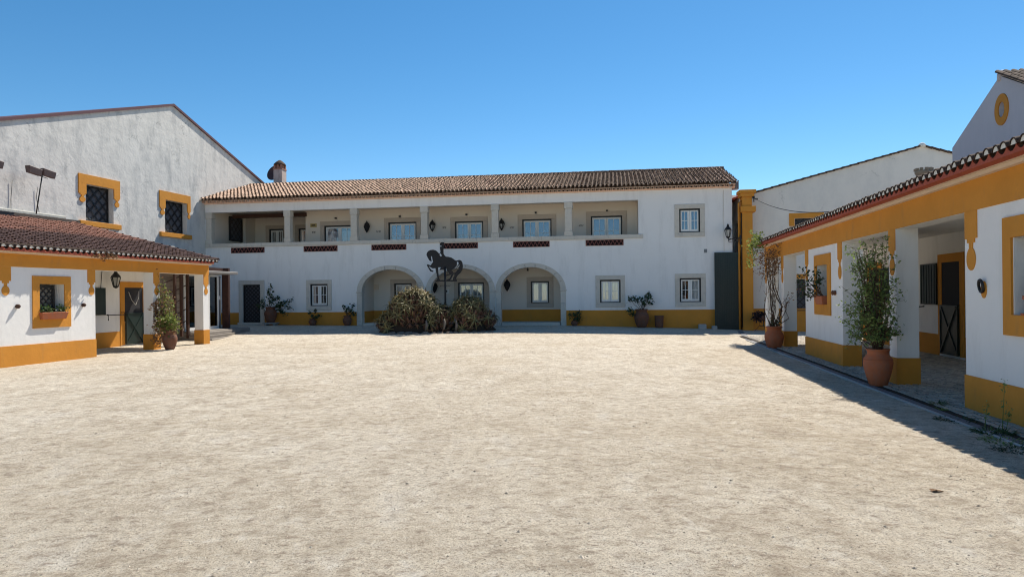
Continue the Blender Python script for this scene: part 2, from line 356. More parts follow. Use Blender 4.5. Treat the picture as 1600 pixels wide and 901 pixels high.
def eave_tile_mesh(sgn=1):
    mb = MB(); v, f, k = tile_profile(0, 0, 0, sgn * .40, .085, .086, .068, 1, 8)
    if sgn < 0: f = [q[::-1] for q in f]
    mb.add(v, f, 0, .4)
    rim = [(.086 * -math.cos(math.pi * q / 8), 0, .086 * math.sin(math.pi * q / 8)) for q in range(9)]
    rin = [(.068 * -math.cos(math.pi * q / 8), 0, .068 * math.sin(math.pi * q / 8)) for q in range(9)]
    mb.add(rim + rin, [(q, q + 1, 10 + q, 9 + q) for q in range(8)], 0, .2)
    plug = [(p[0], sgn * .012, p[2]) for p in rin]; mb.add(plug, [tuple(range(9))], 1)
    return mb
# ------------------------------------------------------------------ joinery
def lattice(mb, x0, x1, z0, z1, y, n, wd=.02, mi=0):
    """diamond grille of crossing flat bars inside a rectangle"""
    W_, H = x1 - x0, z1 - z0; st = W_ / n
    c = -H
    k = 0
    total = int((W_ + H) / st) + 2
    for i in range(total):
        a = i * st
        p0 = (x0 + max(0, a - H), z0 + min(a, H)); p1 = (x0 + min(a, W_), z0 + max(0, a - W_))
        if a < .01 or a > W_ + H - .01: continue
        mb.bar((p0[0], y, p0[1]), (p1[0], y, p1[1]), wd, .012, mi, up=(0, 1, 0))
        q0 = (x1 - max(0, a - H), z0 + min(a, H)); q1 = (x1 - min(a, W_), z0 + max(0, a - W_))
        mb.bar((q0[0], y + .014, q0[1]), (q1[0], y + .014, q1[1]), wd, .012, mi, up=(0, 1, 0))
    return mb
def surround(par, x0, x1, z0, z1, wd, y, th=.05, top=None, m='stone', bottom=True, prefix='surround'):
    """dressed stone pieces round an opening; opening x0..x1,z0..z1"""
    top = top or wd
    box(prefix + '_lintel', m, par, x0 - wd, x1 + wd, y - th, y + .1, z1, z1 + top, bevel=.008)
    for a, b in ((x0 - wd, x0), (x1, x1 + wd)): box(prefix + '_jamb', m, par, a, b, y - th + .003, y + .1, z0, z1 - .003, bevel=.008)
    if bottom: box(prefix + '_sill', m, par, x0 - wd, x1 + wd, y - th - .01, y + .1, z0 - wd, z0 - .003, bevel=.008)
def curtain_mesh(x0, x1, z0, z1, y, waves=6, amp=.02, splay=0):
    n = waves * 6; vs = []
    for j, z in enumerate((z0, (z0 + z1) / 2, z1)):
        for i in range(n + 1):
            f = i / n; xx = x0 + (x1 - x0) * f
            if splay: xx = x0 + (x1 - x0) * f * (1 - splay * (1 - j / 2)) if splay > 0 else x1 - (x1 - x0) * (1 - f) * (1 + splay * (1 - j / 2))
            vs.append((xx, y + amp * math.sin(f * waves * 2 * math.pi), z))
    return MB().add(vs, [(j * (n + 1) + i, j * (n + 1) + i + 1, (j + 1) * (n + 1) + i + 1, (j + 1) * (n + 1) + i) for j in range(2) for i in range(n)], 0, None, True)
def window(par, x0, x1, z0, z1, y, cols=2, rows=2, fill='dark', label=None, wd=.22, door=False, iron=.07, depth=.14, nosur=False, paneoff=0):
    """stone-framed white casement window in a black rebate; y = wall face"""
    mb = MB()
    t = iron; yb = y + .03
    for a in ((x0, x0 + t, z0, z1), (x1 - t, x1, z0, z1), (x0 + t, x1 - t, z1 - t, z1), (x0 + t, x1 - t, z0, z0 + t * .6)): mb.box(a[0], a[1], yb, yb + depth, a[2], a[3])
    f = mb.build('window' if not door else 'french_window', 'black', par)
    if label: f['label'] = label
    if not nosur: surround(f, x0, x1, z0, z1, wd, y, m='stone' if y < 1 else 'stone_warm')
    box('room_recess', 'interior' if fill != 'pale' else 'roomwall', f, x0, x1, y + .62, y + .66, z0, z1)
    xm = (x0 + x1) / 2
    for k, (a, b) in enumerate(((x0 + t, xm - .004), (xm + .004, x1 - t))):
        st = .065 if not door else .085; lb = .1 if not door else .11
        m2 = MB(); yy = y + .07; zz0, zz1 = z0 + t * .6 + .005, z1 - t - .005
        si = .095 if k == 0 else st; so = st
        l, r = (st, .09) if k == 0 else (.09, st)
        m2.box(a, a + l, yy, yy + .05, zz0, zz1).box(b - r, b, yy, yy + .05, zz0, zz1)
        m2.box(a + l, b - r, yy, yy + .05, zz1 - st, zz1).box(a + l, b - r, yy, yy + .05, zz0, zz0 + lb)
        gx0, gx1, gz0, gz1 = a + l, b - r, zz0 + lb, zz1 - st
        for c in range(1, cols): cx = gx0 + (gx1 - gx0) * c / cols; m2.box(cx - .013, cx + .013, yy + .005, yy + .04, gz0, gz1)
        for c in range(1, rows): cz = gz0 + (gz1 - gz0) * c / rows; m2.box(gx0, gx1, yy + .008, yy + .037, cz - .013, cz + .013)
        m2.build('casement', 'joinery', f)
        pm = 'glass'
        for c in range(cols):
            for q in range(rows):
                px0 = gx0 + (gx1 - gx0) * c / cols + .002; px1 = gx0 + (gx1 - gx0) * (c + 1) / cols - .002
                pz0 = gz0 + (gz1 - gz0) * q / rows + .002; pz1 = gz0 + (gz1 - gz0) * (q + 1) / rows - .002
                tl = random.uniform(-.002, .002)
                MB().box(px0, px1, yy + .018 , yy + .024 , pz0, pz1).build('pane', pm, f)
        if fill == 'blue': curtain_mesh(gx0 - .03, gx1 + .03, z0, z1 - .05, y + .24, 3, .0015).build('curtain', 'sky_tint_curtain', f)  # curtain carries the painted sky reflection
        elif fill == 'splay': curtain_mesh(a, b, z0, z1 - .05, y + .24, 4, .02, .55 if k == 0 else -.55).build('curtain', 'curtain', f)
        elif fill == 'net': curtain_mesh(a, b, z0, z1 - .3, y + .24, 3, .03, .35 if k == 0 else -.35).build('curtain', 'curtain', f)
        elif fill == 'shutter' or (fill == 'shutter_right' and k == 1):
            box('inner_shutter', 'shutter', f, gx0 - .01, gx1 + .01, y + .16, y + .19, z0 + .05, z1 - .06)
    return f

# ------------------------------------------------------------------ main building
main = thing('main_building', 'long white two-storey house with tiled roof, upper loggia and three ground-floor arches', 'building', MO, MA)
ARC = [(-5.78, 1.84), (-2.04, 1.83), (1.62, 1.80)]      # centre, outer half width
SPR, RISE, RING = 1.93, 1.37, .27
def arch_pts(c, a, b, z0, n=24): return [(c - a, z0)] + [(c - a * math.cos(math.pi * i / n), SPR + b * math.sin(math.pi * i / n)) for i in range(n + 1)] + [(c + a, z0)]
out = [(-16.65, -.7)]
for c, a in ARC: out += arch_pts(c, a - .05, RISE - .05, -.7)
out += [(11.56, -.7), (11.56, 6.84), (-16.65, 6.84)]
holes = [rect(-16.23, 7.06, 4.5, 6.34), rect(-14.08, -13.08, .3, 2.38), rect(-10.22, -9.24, 1.2, 2.37), rect(5.13, 6.15, 1.24, 2.39), rect(9.03, 10.05, 1.24, 2.42), rect(9.04, 10.04, 4.67, 5.83)]
MB().plate([out] + holes, 0, .35).build('wall', 'white', main)
# plinth band, painted, 15 mm proud, top at .87
segs = [(-16.6, -14.32), (-12.85, -7.64), (3.43, 11.2)]
for a, b in segs: box('plinth', 'ochre', main, a, b, -.018, 0.002, -.7, .87)
# interior walls of loggia and arcade
mb = MB()
mb.plate([rect(-11.32, 11.1, 3.6, 6.9), rect(-10.21, -8.44, 3.65, 5.66), rect(-6.47, -4.87, 3.65, 5.75), rect(-2.71, -1.14, 3.65, 5.70), rect(.99, 2.57, 3.65, 5.72), rect(4.65, 6.29, 3.65, 5.79)], 1.85, 2.05)
mb.plate([rect(-7.55, 3.4, -.5, 3.5), rect(-6.17, -5.17, 1.2, 2.38), rect(-2.57, -1.12, .32, 2.38), rect(1.42, 2.40, 1.23, 2.40)], 1.85, 2.05)
mb.build('back_wall', 'inner', main)
MB().plate([rect(-16.6, -11.32, 3.6, 6.9), rect(-14.83, -13.9, 3.65, 5.82), rect(-12.93, -12.0, 3.65, 5.81)], 4.35, 4.5).build('deep_back_wall', 'inner', main)
box('return_wall', 'inner', main, -11.32, -11.17, 2.05, 4.35, 3.6, 6.9)
box('corner_pier', 'inner', main, -16.6, -15.75, 3.25, 4.35, 3.6, 6.9)
box('side_wall', 'inner', main, 7.06, 7.2, .35, 1.85, 3.6, 6.9)
box('side_wall', 'inner', main, -7.5, -7.36, .35, 1.85, -.5, 3.3)
box('side_wall', 'inner', main, 3.22, 3.36, .35, 1.85, -.5, 3.3)
box('loggia_floor', 'stone', main, -16.6, 7.06, .35, 4.35, 3.45, 3.6)
box('arcade_ceiling', 'inner', main, -7.36, 3.22, .35, 1.85, 3.3, 3.42)
box('loggia_ceiling', 'inner', main, -16.6, 7.06, .35, 4.5, 6.5, 6.6)
for a, b in ((-15.7, -11.25),): box('ceiling_beam', 'beam', main, a, b, 1.75, 1.93, 6.22, 6.42)
box('end_wall', 'white', main, 11.4, 11.55, .35, 9.5, -.5, 6.85)
box('rear_wall', 'white', main, -16, 11.0, 9.4, 9.5, -.5, 6.85)
# arcade floor and steps
for c, a in ARC: box('step', 'stone', main, c - a + .30, c + a - .30, -.04, .34, -.4, .27, bevel=.01)
box('arcade_floor', 'stone', main, -7.36, 3.22, .34, 1.85, -.4, .262)
for a, b in ((-7.36, -6.0), (-6.0, -2.8), (-.86, 3.22)): box('arcade_plinth', 'ochre', main, a, b, 1.835, 1.852, .262, .89)
for s0 in (-7.36, 3.205): box('arcade_plinth', 'ochre', main, s0, s0 + .016, .36, 1.83, .262, .89)
# arch rings: separate dressed stones
for c, a in ARC:
    ai, bi, ao, bo = a - RING, RISE - RING * .8, a, RISE
    n = 9
    for k in range(n):
        t0, t1 = math.pi * k / n + .004, math.pi * (k + 1) / n - .004
        st = [t0 + (t1 - t0) * q / 5 for q in range(6)]
        lp = [(c - ao * math.cos(q), SPR + bo * math.sin(q)) for q in st] + [(c - ai * math.cos(q), SPR + bi * math.sin(q)) for q in reversed(st)]
        MB().plate([lp], -.03, .36).build('arch_stone', 'stone', main, .006)
    for sg in (-1, 1):
        x0, x1 = sorted((c + sg * ao, c + sg * ai))
        for za, zb in ((-.4, .62), (.625, 1.25), (1.255, 1.86)): box('arch_jamb_stone', 'stone', main, x0, x1, -.03, .355, za, zb, bevel=.006)
        box('impost', 'stone', main, x0 - .04, x1 + .04, -.065, .365, 1.863, 1.927, bevel=.012)
# sill of the loggia: separate slabs, and its six pillars
xs = np.linspace(-16.33, 7.28, 15)
for a, b in zip(xs[:-1], xs[1:]): box('sill_slab', 'stone', main, a + .003, b - .003, -.07, .40, 4.43, 4.63, bevel=.01)
for x0, x1 in ((-16.24, -15.86), (-11.70, -11.30), (-7.97, -7.55), (-4.14, -3.71), (-.39, .03), (3.37, 3.80)):
    p = MB().box(x0 + .04, x1 - .04, -.01, .33, 4.865, 6.015).build('pillar', 'stone', main, .006)
    box('pillar_base', 'stone', p, x0, x1, -.045, .35, 4.633, 4.86, bevel=.012)
    box('pillar_cap', 'stone', p, x0, x1, -.045, .35, 6.02, 6.34, bevel=.012)
# windows and doors
window(main, -10.22, -9.24, 1.20, 2.37, 0, label='small window with dark panes left of the arches')
window(main, 5.13, 6.15, 1.24, 2.39, 0, cols=2, rows=2, fill='shutter', label='small window with both inner shutters closed')
window(main, 9.03, 10.05, 1.24, 2.42, 0, cols=2, rows=2, fill='shutter_right', label='small window with one inner shutter closed')
window(main, 9.04, 10.04, 4.67, 5.83, 0, cols=2, rows=2, fill='blue')
window(main, -6.17, -5.17, 1.2, 2.38, 1.85, cols=1, rows=1, fill='splay', label='arcade window with white curtains drawn aside')
window(main, -2.57, -1.12, .32, 2.38, 1.85, cols=2, rows=3, fill='net', door=True, label='wide arcade french window with net curtains')
window(main, 1.42, 2.40, 1.23, 2.40, 1.85, cols=1, rows=1, fill='shutter', label='arcade window with pale inner shutters')
window(main, -10.21, -8.44, 3.65, 5.66, 1.85, cols=2, rows=3, fill='net', door=True, wd=.24, label='loggia french window with clear panes and net curtains')
for a, b, c in ((-6.47, -4.87, 5.75), (-2.71, -1.14, 5.70), (.99, 2.57, 5.72), (4.65, 6.29, 5.79)):
    window(main, a, b, 3.65, c, 1.85, cols=2, rows=3, fill='blue', door=True, wd=.24)
window(main, -14.83, -13.9, 3.65, 5.82, 4.35, cols=2, rows=3, door=True, wd=.22)
window(main, -12.93, -12.0, 3.65, 5.81, 4.35, cols=2, rows=3, door=True, wd=.22)
# ground floor iron grille door
d = MB(); d.box(-14.08, -13.08, .12, .15, .34, 2.38).build('door', 'dimroom', main)
d = main.children[-1]
surround(d, -14.08, -13.08, .34, 2.38, .24, 0, bottom=False)
fr = MB()
for a in ((-14.08, -14.02, .34, 2.38), (-13.14, -13.08, .34, 2.38), (-14.02, -13.14, 2.32, 2.38), (-14.02, -13.14, .34, .42)): fr.box(a[0], a[1], .04, .08, a[2], a[3])
lattice(fr, -14.02, -13.14, .42, 2.32, .05, 4, .04); fr.build('iron_grille', 'black', d)
box('threshold', 'stone', d, -14.36, -12.84, -.12, .2, -.3, .337, bevel=.01)
# grille in the loggia side, seen against the hall wall
gm = MB()
for a in ((1.78, 1.86, 4.95, 6.35), (3.07, 3.15, 4.95, 6.35), (1.86, 3.07, 6.27, 6.35), (1.86, 3.07, 4.95, 5.03)): gm.box(a[0], a[1], -.02, .02, a[2], a[3])
lattice(gm, 1.86, 3.07, 5.03, 6.27, 0, 3, .035)
o = gm.build('iron_grille', 'black', main); o.rotation_euler = (0, 0, R(90)); o.location = (-15.90, 0, 0)
o = box('blind_recess', 'dimroom', main, -16.02, -15.955, 1.80, 3.13, 4.97, 6.33)
box('side_wall', 'inner', main, -16.6, -15.97, .36, 3.25, 3.6, 6.49)
# six zigzag tile vents under the sill
for x0, x1 in ((-14.73, -12.83), (-10.55, -8.69), (-6.77, -4.91), (-2.95, -1.10), (.77, 2.60), (4.46, 6.30)):
    v = MB(); v.box(x0, x1, -.006, .0, 4.11, 4.385); v = v.build('tile_vent', 'recess', main)
    fr = MB(); fr.box(x0 - .02, x1 + .02, -.022, -.006, 4.375, 4.395).box(x0 - .02, x1 + .02, -.022, -.006, 4.10, 4.12).box(x0 - .02, x0 + .012, -.022, -.006, 4.12, 4.375).box(x1 - .012, x1 + .02, -.022, -.006, 4.12, 4.375)
    n = 18
    for k in range(n):
        xa, xb = x0 + (x1 - x0) * k / n, x0 + (x1 - x0) * (k + 1) / n
        za, zb = (4.13, 4.365) if k % 2 == 0 else (4.365, 4.13)
        fr.bar((xa, -.02, za), (xb, -.02, zb), .026, .02, up=(0, 1, 0))
    fr.build('zigzag_tiles', 'rosered', v)
# cornice of peach tiles and roof
for k in range(int((11.72 + 16.6) / TS)):
    pass
cm = MB(); nct = int((11.7 + 16.5) / TS)
for k in range(nct):
    x = -16.5 + (k + .5) * TS
    v, f, n = tile_profile(x, -.30, 6.86, .02, 6.86, .088, .088, 1, 6); cm.add(v, f, 0, random.random())
    rim = [(x - .088 * math.cos(math.pi * q / 6), -.30, 6.86 + .088 * math.sin(math.pi * q / 6)) for q in range(7)] + [(x - .066 * math.cos(math.pi * q / 6), -.30, 6.86 + .066 * math.sin(math.pi * q / 6)) for q in range(7)]
    cm.add(rim, [(q, q + 1, 8 + q, 7 + q) for q in range(6)], 0, .5)
    cm.add([(x - .066 * math.cos(math.pi * q / 6), -.10, 6.86 + .066 * math.sin(math.pi * q / 6)) for q in range(7)], [tuple(range(7))], 1)
    v, f, n = tile_profile(x + TS / 2, -.31, 6.90, .02, 6.90, .07, .07, -1, 4); cm.add(v, f, 0, random.random())
cm.box(-16.6, 11.7, -.12, .3, 6.79, 6.858, 0); cm.box(-16.6, 11.7, -.23, .3, 6.93, 6.965, 0)
o = cm.build('eave_cornice', ['peach', 'recess'], main); o['kind'] = 'stuff'
RZ0, RZ1 = 6.97, 8.55
rf = MB(); slab(rf, -17.3, 11.72, -.30, RZ0 + .08, 4.5, RZ1 + .02, .06); slab(rf, -17.3, 11.72, 9.6, 6.8, 4.5, RZ1 + .02, .06)
roof = rf.build('roof', 'tile_dark', main)
o = tiled_roof(-17.3, 11.75, -.5, RZ0, 4.5, RZ1, .38).build('roof_tiles', ['tile_old', 'tile_dark', 'tile_dark'], roof); o['kind'] = 'stuff'
rd = MB()
for k in range(70):
    x = -17.2 + k * .415; v, f, n = tile_profile(0, 0, 0, .45, 0, .16, .15, 1, 6)
    v = [(x + p[1], 4.5 + p[0], RZ1 - .055 + p[2] + random.uniform(0, .01)) for p in v]; rd.add(v, f, 0, random.random())
    rd.add([v[q] for q in range(7)], [tuple(range(7))], 0, .2)
rd.build('ridge_tiles', 'tile_dark', roof)['kind'] = 'stuff'
gab = MB().plate([[(-.3, 6.8), (9.5, 6.8), (4.5, RZ1 - .02)]], 0, .15); o = gab.build('gable_end', 'white', main); o.rotation_euler = (0, 0, R(90)); o.location = (11.55, 0, 0)
# chimney on the rear slope
CHX, CHY = -14.95, 6.0
ch = MB().box(CHX - .28, CHX + .28, CHY - .3, CHY + .3, 7.9, 9.72).build("chimney", mat("stained_chimney_plaster", (.52, .44, .40), .9, .2, vary=.1, vscale=4, stain=(.2, .12, .10), stain_amt=.6, stain_scale=(6, 6, 2), bump=.01, bscale=8), main)
cp = MB()
for dx in (-.22, 0, .22):
    for dy in (-.24, .24): cp.box(CHX + dx - .055, CHX + dx + .055, CHY + dy - .05, CHY + dy + .05, 9.72, 10.0)
for dy in (-.0,): cp.box(CHX - .26, CHX - .18, CHY - .05, CHY + .05, 9.72, 10.0).box(CHX + .18, CHX + .26, CHY - .05, CHY + .05, 9.72, 10.0)
cp.box(CHX - .31, CHX + .31, CHY - .33, CHY + .33, 9.70, 9.76)
cp.build('chimney_bricks', 'tile_red', ch)
cp = MB(); pr = [(.38, 9.99), (.36, 10.06), (.2, 10.22), (.06, 10.32), (.02, 10.33)]
cp.lathe([(r * 1.05, z) for r, z in pr], (CHX, CHY, 0), 8); cp.build('chimney_cap', 'tile_dark', ch)
# pilaster line and drainpipe at the right corner, vent plate
box('drainpipe', 'white', main, 11.12, 11.15, -.03, -.003, 3.7, 6.7); box('wall_groove', 'stone', main, 11.155, 11.175, -.003, .001, 3.7, 6.7)
box('vent_plate', 'grey', main, 10.21, 10.36, -.015, -.002, 3.65, 3.83)
# small wall lettering and plaques beside the doors
for x0, x1, z0, z1 in ((-10.93, -10.70, 5.27, 5.37), (-7.16, -6.87, 5.22, 5.32), (-3.39, -3.17, 5.35, 5.46), (.32, .58, 5.26, 5.35), (4.03, 4.29, 5.27, 5.36), (-3.57, -3.30, 2.17, 2.25), (-3.24, -2.96, 2.17, 2.25)):
    lm = MB(); n = 4; wch = (x1 - x0) / n
    for k in range(n):
        a = x0 + k * wch; lm.box(a, a + .012, 1.838, 1.848, z0, z1)
        if k % 2: lm.box(a + .012, a + wch * .6, 1.838, 1.848, z1 - .015, z1)
        else: lm.bar((a + .01, 1.843, z1), (a + wch * .65, 1.843, z0), .013, .01, up=(0, 1, 0))
    lm.build('door_lettering', 'ink', main)
o = box('name_plaque', 'sign', main, -11.03, -10.66, 1.825, 1.848, 5.60, 5.80)
box('plaque_text', 'ink', o, -10.96, -10.74, 1.820, 1.8245, 5.67, 5.74)
o = box('notice_board', 'joinery', main, -3.30, -3.08, 1.83, 1.848, 1.80, 2.02); box('notice_symbol', 'ink', o, -3.28, -3.17, 1.825, 1.829, 1.86, 1.97)
box('meter_box', 'cream', main, -7.32, -7.08, 1.80, 1.848, 2.05, 2.33)
lm = MB(); lm.box(-12.52, -12.3, -.01, -.002, 2.2, 2.205); lm.build('small_plaque', 'grey', main)
for x in (-9.5, -5.8, -2.05, 1.73, 5.5):
    sp = MB().box(x - .05, x + .05, 1.72, 1.848, 6.02, 6.10).build('spotlight', 'black', main)

# ------------------------------------------------------------------ wall lanterns
def lantern(loc, rot, label, group, s=1.0):
    """diamond shaped iron lantern hung flat on a wall; local +y is into the wall"""
    t = thing('wall_lantern', label, 'lantern', loc, rot, group)
    k = MB(); k.lathe([(.01, .34 * s), (.05 * s, .26 * s), (.13 * s, .18 * s), (.185 * s, .04 * s), (.165 * s, .02 * s)], (0, -.12, 0), 6, smooth=False)
    k.build('lamp_hood', 'black', t)
    b = MB(); 
    for q in range(6):
        a = 2 * math.pi * q / 6; b.bar((.165 * s * math.cos(a), -.12 + .165 * s * math.sin(a), .03 * s), (.07 * s * math.cos(a), -.12 + .07 * s * math.sin(a), -.22 * s), .035 * s)
    b.lathe([(.08 * s, -.21 * s), (.06 * s, -.26 * s), (.012, -.33 * s)], (0, -.12, 0), 6, smooth=False)
    b.box(-.03, .03, -.05, 0, -.05, .05); b.build('lamp_frame', 'black', t)
    g = MB().lathe([(.06 * s, -.20 * s), (.14 * s, .02 * s)], (0, -.12, 0), 6, smooth=False); g.build('lamp_glass', 'lamp_glass' if s > .8 and 'pale' in label else 'interior', t)
    return t
for x, z, lb in ((-7.68, 5.53, 'black diamond lantern on loggia wall between the second and third windows from the left'), (-3.95, 5.5, 'black diamond lantern with pale glass on loggia wall above the horse rider sculpture'), (-.12, 5.47, 'black diamond lantern with pale glass on loggia wall, partly behind the fifth pillar'),
                 (.15, 2.2, 'black diamond lantern inside the right-hand arch'), (-3.86, 2.15, 'black diamond lantern inside the middle arch beside the sculpture plinth')):
    lantern(W(MO, MA, x, 1.85, z), MA, lb, 'diamond wall lanterns of the main house')
cmr = MB().box(-.04, .04, -.12, .0, -.05, .05).box(-.02, .02, -.05, .02, .05, .13).build('security_camera', 'black'); cmr.location = W(MO, MA, 1.27, 1.85, 3.0); cmr.rotation_euler[2] = R(MA); tag(cmr, 'small black camera under the ceiling of the right-hand arch', 'camera')

def bracket_lantern(loc, rot, label, flip=1, s=1.0):
    """four sided street style lantern on a scrolled arm reaching along local -x*flip from the wall"""
    t = thing('bracket_lantern', label, 'lantern', loc, rot)
    k = MB(); k.lathe([(.17 * s, .20 * s), (.15 * s, .26 * s), (.07 * s, .36 * s), (.05 * s, .40 * s), (.06 * s, .42 * s), (.02 * s, .50 * s)], (0, 0, 0), 6, smooth=False); k.build('lamp_hood', 'black', t)
    b = MB()
    for q in range(6):
        a = 2 * math.pi * q / 6; b.bar((.16 * s * math.cos(a), .16 * s * math.sin(a), .2 * s), (.085 * s * math.cos(a), .085 * s * math.sin(a), -.12 * s), .022 * s)
    b.lathe([(.1 * s, -.11 * s), (.09 * s, -.15 * s), (.03 * s, -.2 * s)], (0, 0, 0), 6, smooth=False); b.build('lamp_frame', 'black', t)
    MB().lathe([(.08 * s, -.11 * s), (.15 * s, .2 * s)], (0, 0, 0), 6, smooth=False).build('lamp_glass', 'lamp_glass', t)
    return t
t = bracket_lantern(W(MO, MA, 11.30, -.35, 4.5), MA, 'black street lantern on scrolled arm at the ochre gate pillar')
a = MB(); a.tube([(0, 0, -.2), (.05, 0, -.27), (.16, 0, -.24), (.3, 0, -.20), (.5, 0, -.2), (.58, 0, -.2)], .022, 6)
a.tube([(.1 + .09 * math.cos(q), 0, -.30 + .09 * math.sin(q)) for q in np.linspace(.4, 5.4, 10)], .014, 5); a.tube([(.42 + .09 * math.cos(q), 0, -.31 + .09 * math.sin(q)) for q in np.linspace(-1.2, 3.6, 10)], .016, 5)
a.box(.55, .6, -.03, .03, -.5, -.05); a.build('scrolled_arm', 'black', t)

# ------------------------------------------------------------------ sculpture: rider silhouette cut from steel sheet, on a pole
K = .02924 / 11.26
def P(L): return [((x - 438) * K, (770 - y) * K) for x, y in L]
outl = [(190,425),(165,412),(150,388),(130,348),(114,312),(120,278),(145,246),(185,226),(230,221),(270,230),(300,250),(322,275),(336,288),(352,284),(360,255),(352,200),(350,140),(349,70),(354,70),(357,108),(372,95),(395,88),(418,93),(430,106),(414,114),(420,132),(430,168),(416,182),(415,230),(415,292),(432,322),(455,345),(500,348),(550,362),(590,388),(620,412),(645,416),(668,407),(700,405),(730,424),(747,460),(752,525),(738,590),(702,640),(668,668),(642,700),(630,735),(642,758),(642,784),(265,784),(262,762),(290,756),(296,742),(304,730),(298,700),(288,650),(274,592),(270,548),(215,548),(182,528),(152,510),(170,540),(202,582),(222,586),(236,602),(226,613),(180,602),(154,560),(130,515),(117,492),(133,477),(160,488),(190,494),(197,478),(215,455),(230,432),(218,398),(212,345),(202,334),(193,350),(202,400),(206,420)]
h1 = [(346,296),(364,291),(386,330),(366,340),(346,320)]
h2 = [(362,142),(378,150),(373,176),(360,166)]
h3 = [(318,532),(372,532),(345,556),(342,577),(415,577),(421,600),(424,640),(414,680),(424,690),(424,757),(346,757),(340,742),(328,690),(318,610)]
h4 = [(455,545),(470,590),(500,622),(512,648),(455,662),(452,600)]
h5 = [(460,682),(530,667),(552,656),(538,690),(512,730),(480,742),(460,757),(455,710)]
h6 = [(588,655),(602,650),(600,680),(580,712),(572,757),(525,757),(548,735),(562,700)]
h7 = [(647,438),(672,440),(676,478),(660,505),(640,535),(604,562),(640,548),(692,486),(690,515),(655,556),(690,548),(640,600),(605,628),(588,625),(552,590),(555,575),(598,555),(640,512),(650,470)]
sc_loc = (-3.05, 31.25, 2.38)
sculpt = thing('horse_rider_sculpture', 'black steel silhouette of a rider on a prancing horse, on a pole above the aloe', 'sculpture', (-3.05, 31.25, 0), 3)
o = MB().plate([P(outl), P(h1), P(h2), P(h3), P(h4), P(h5), P(h7), P(h6)], -.012, .012).build('horse_and_rider', 'steel', sculpt); o.location = (0, 0, 2.36)
MB().tube([(0, -.03, -.1), (0, -.03, 3.0)], .043, 12).build('pole', 'steel', sculpt)

# ------------------------------------------------------------------ aloe mound
def leaf_strip(mb, base, dirv, length, width, droop, segs=5, tone=.5, mi=0, fold=.35):
    d = Vector(dirv).normalized(); side = d.cross(Vector((0, 0, 1))); side = side.normalized() if side.length > .05 else Vector((1, 0, 0))
    p = Vector(base); vs = []; st = length / segs
    for i in range(segs + 1):
        f = i / segs; wd = width * (1 - f) ** .7 * (1 if i else .9)
        nrm = side.cross(d).normalized()
        vs += [p - side * wd / 2 + nrm * wd * fold * .5, p - nrm * wd * .12, p + side * wd / 2 + nrm * wd * fold * .5]
        d = (d + Vector((0, 0, -droop / segs))).normalized(); p = p + d * st
    fs = []
    for i in range(segs):
        a = i * 3; fs += [(a, a + 1, a + 4, a + 3), (a + 1, a + 2, a + 5, a + 4)]
    mb.add(vs, fs, mi, tone, True)
def rosette_mesh(seed):
    random.seed(seed); mb = MB()
    for k in range(17):
        ring = k / 17; az = k * 2.4 + random.uniform(-.2, .2); el = 1.05 - ring * 1.2 + random.uniform(-.12, .12)
        d = (math.cos(az) * math.cos(el), math.sin(az) * math.cos(el), math.sin(el))
        leaf_strip(mb, (0, 0, 0), d, random.uniform(.36, .5), random.uniform(.042, .054), 1.0 + ring * 1.0 + random.uniform(0, .5), 5, min(1, max(0, .85 - ring * .6 + random.uniform(-.15, .15))), 0)
    for k in range(34):
        az = random.uniform(0, 6.28); z = -random.uniform(.04, .45); el = random.uniform(-.7, .1)
        leaf_strip(mb, (.03 * math.cos(az), .03 * math.sin(az), z), (math.cos(az) * math.cos(el), math.sin(az) * math.cos(el), math.sin(el)), random.uniform(.26, .44), .036, 2.6, 4, random.random(), 1)
    mb.tube([(0, 0, -.55), (0, 0, -.02)], [.05, .035], 6, 1)
    return mb.mesh('rosette', ['aloe', 'aloe_dry'])
def dry_mesh(seed):
    random.seed(seed); mb = MB()
    for k in range(34):
        az = random.uniform(0, 6.28); z = random.uniform(-.45, .1); el = random.uniform(-.8, .3)
        leaf_strip(mb, (.04 * math.cos(az), .04 * math.sin(az), z), (math.cos(az) * math.cos(el), math.sin(az) * math.cos(el), math.sin(el)), random.uniform(.26, .46), .038, 2.8, 4, random.random(), 1 if random.random() < .88 else 0)
    mb.tube([(0, 0, -.6), (0, 0, 0)], [.06, .04], 6, 1)
    return mb.mesh('dry_rosette', ['aloe', 'aloe_dry'])
RM = [rosette_mesh(100 + i) for i in range(7)]; DM = [dry_mesh(200 + i) for i in range(5)]
random.seed(21)
bush = thing('aloe_bush', 'wide sprawling aloe mound with brown dead leaves round the sculpture pole', 'bush', (-3.4, 31.3, .05))
BX, BY, BZ = bush.location
lobes = [(-1.1, 0.05, 1.38, 1.30, 1.93), (.05, .0, 1.0, 1.2, 1.22), (1.4, .1, 1.02, 1.15, 1.58), (-2.05, .05, .8, .9, .95), (2.1, .15, .65, .8, 1.05)]
def mound(x, y):
    h = 0
    for cx, cy, ax, ay, hh in lobes:
        q = 1 - ((x - cx) / ax) ** 2 - ((y - cy) / ay) ** 2
        if q > 0: h = max(h, hh * q ** .5)
    return h
core = MB(); n = 44
vs = []; 
for j in range(n + 1):
    for i in range(n + 1):
        x = -3.2 + 6.1 * i / n; y = -1.4 + 2.9 * j / n; h = mound(x, y); vs.append((x, y, max(-.15, h * .55 - .26) + (mn.noise(Vector((x * 4, y * 4, 0))) * .08 if h > 0 else 0)))
core.add(vs, [(j * (n + 1) + i, j * (n + 1) + i + 1, (j + 1) * (n + 1) + i + 1, (j + 1) * (n + 1) + i) for j in range(n) for i in range(n)], 0, .2, True)
core.build('leaf_litter', 'soil', bush)
cnt = 0; tries = 0; placed = []
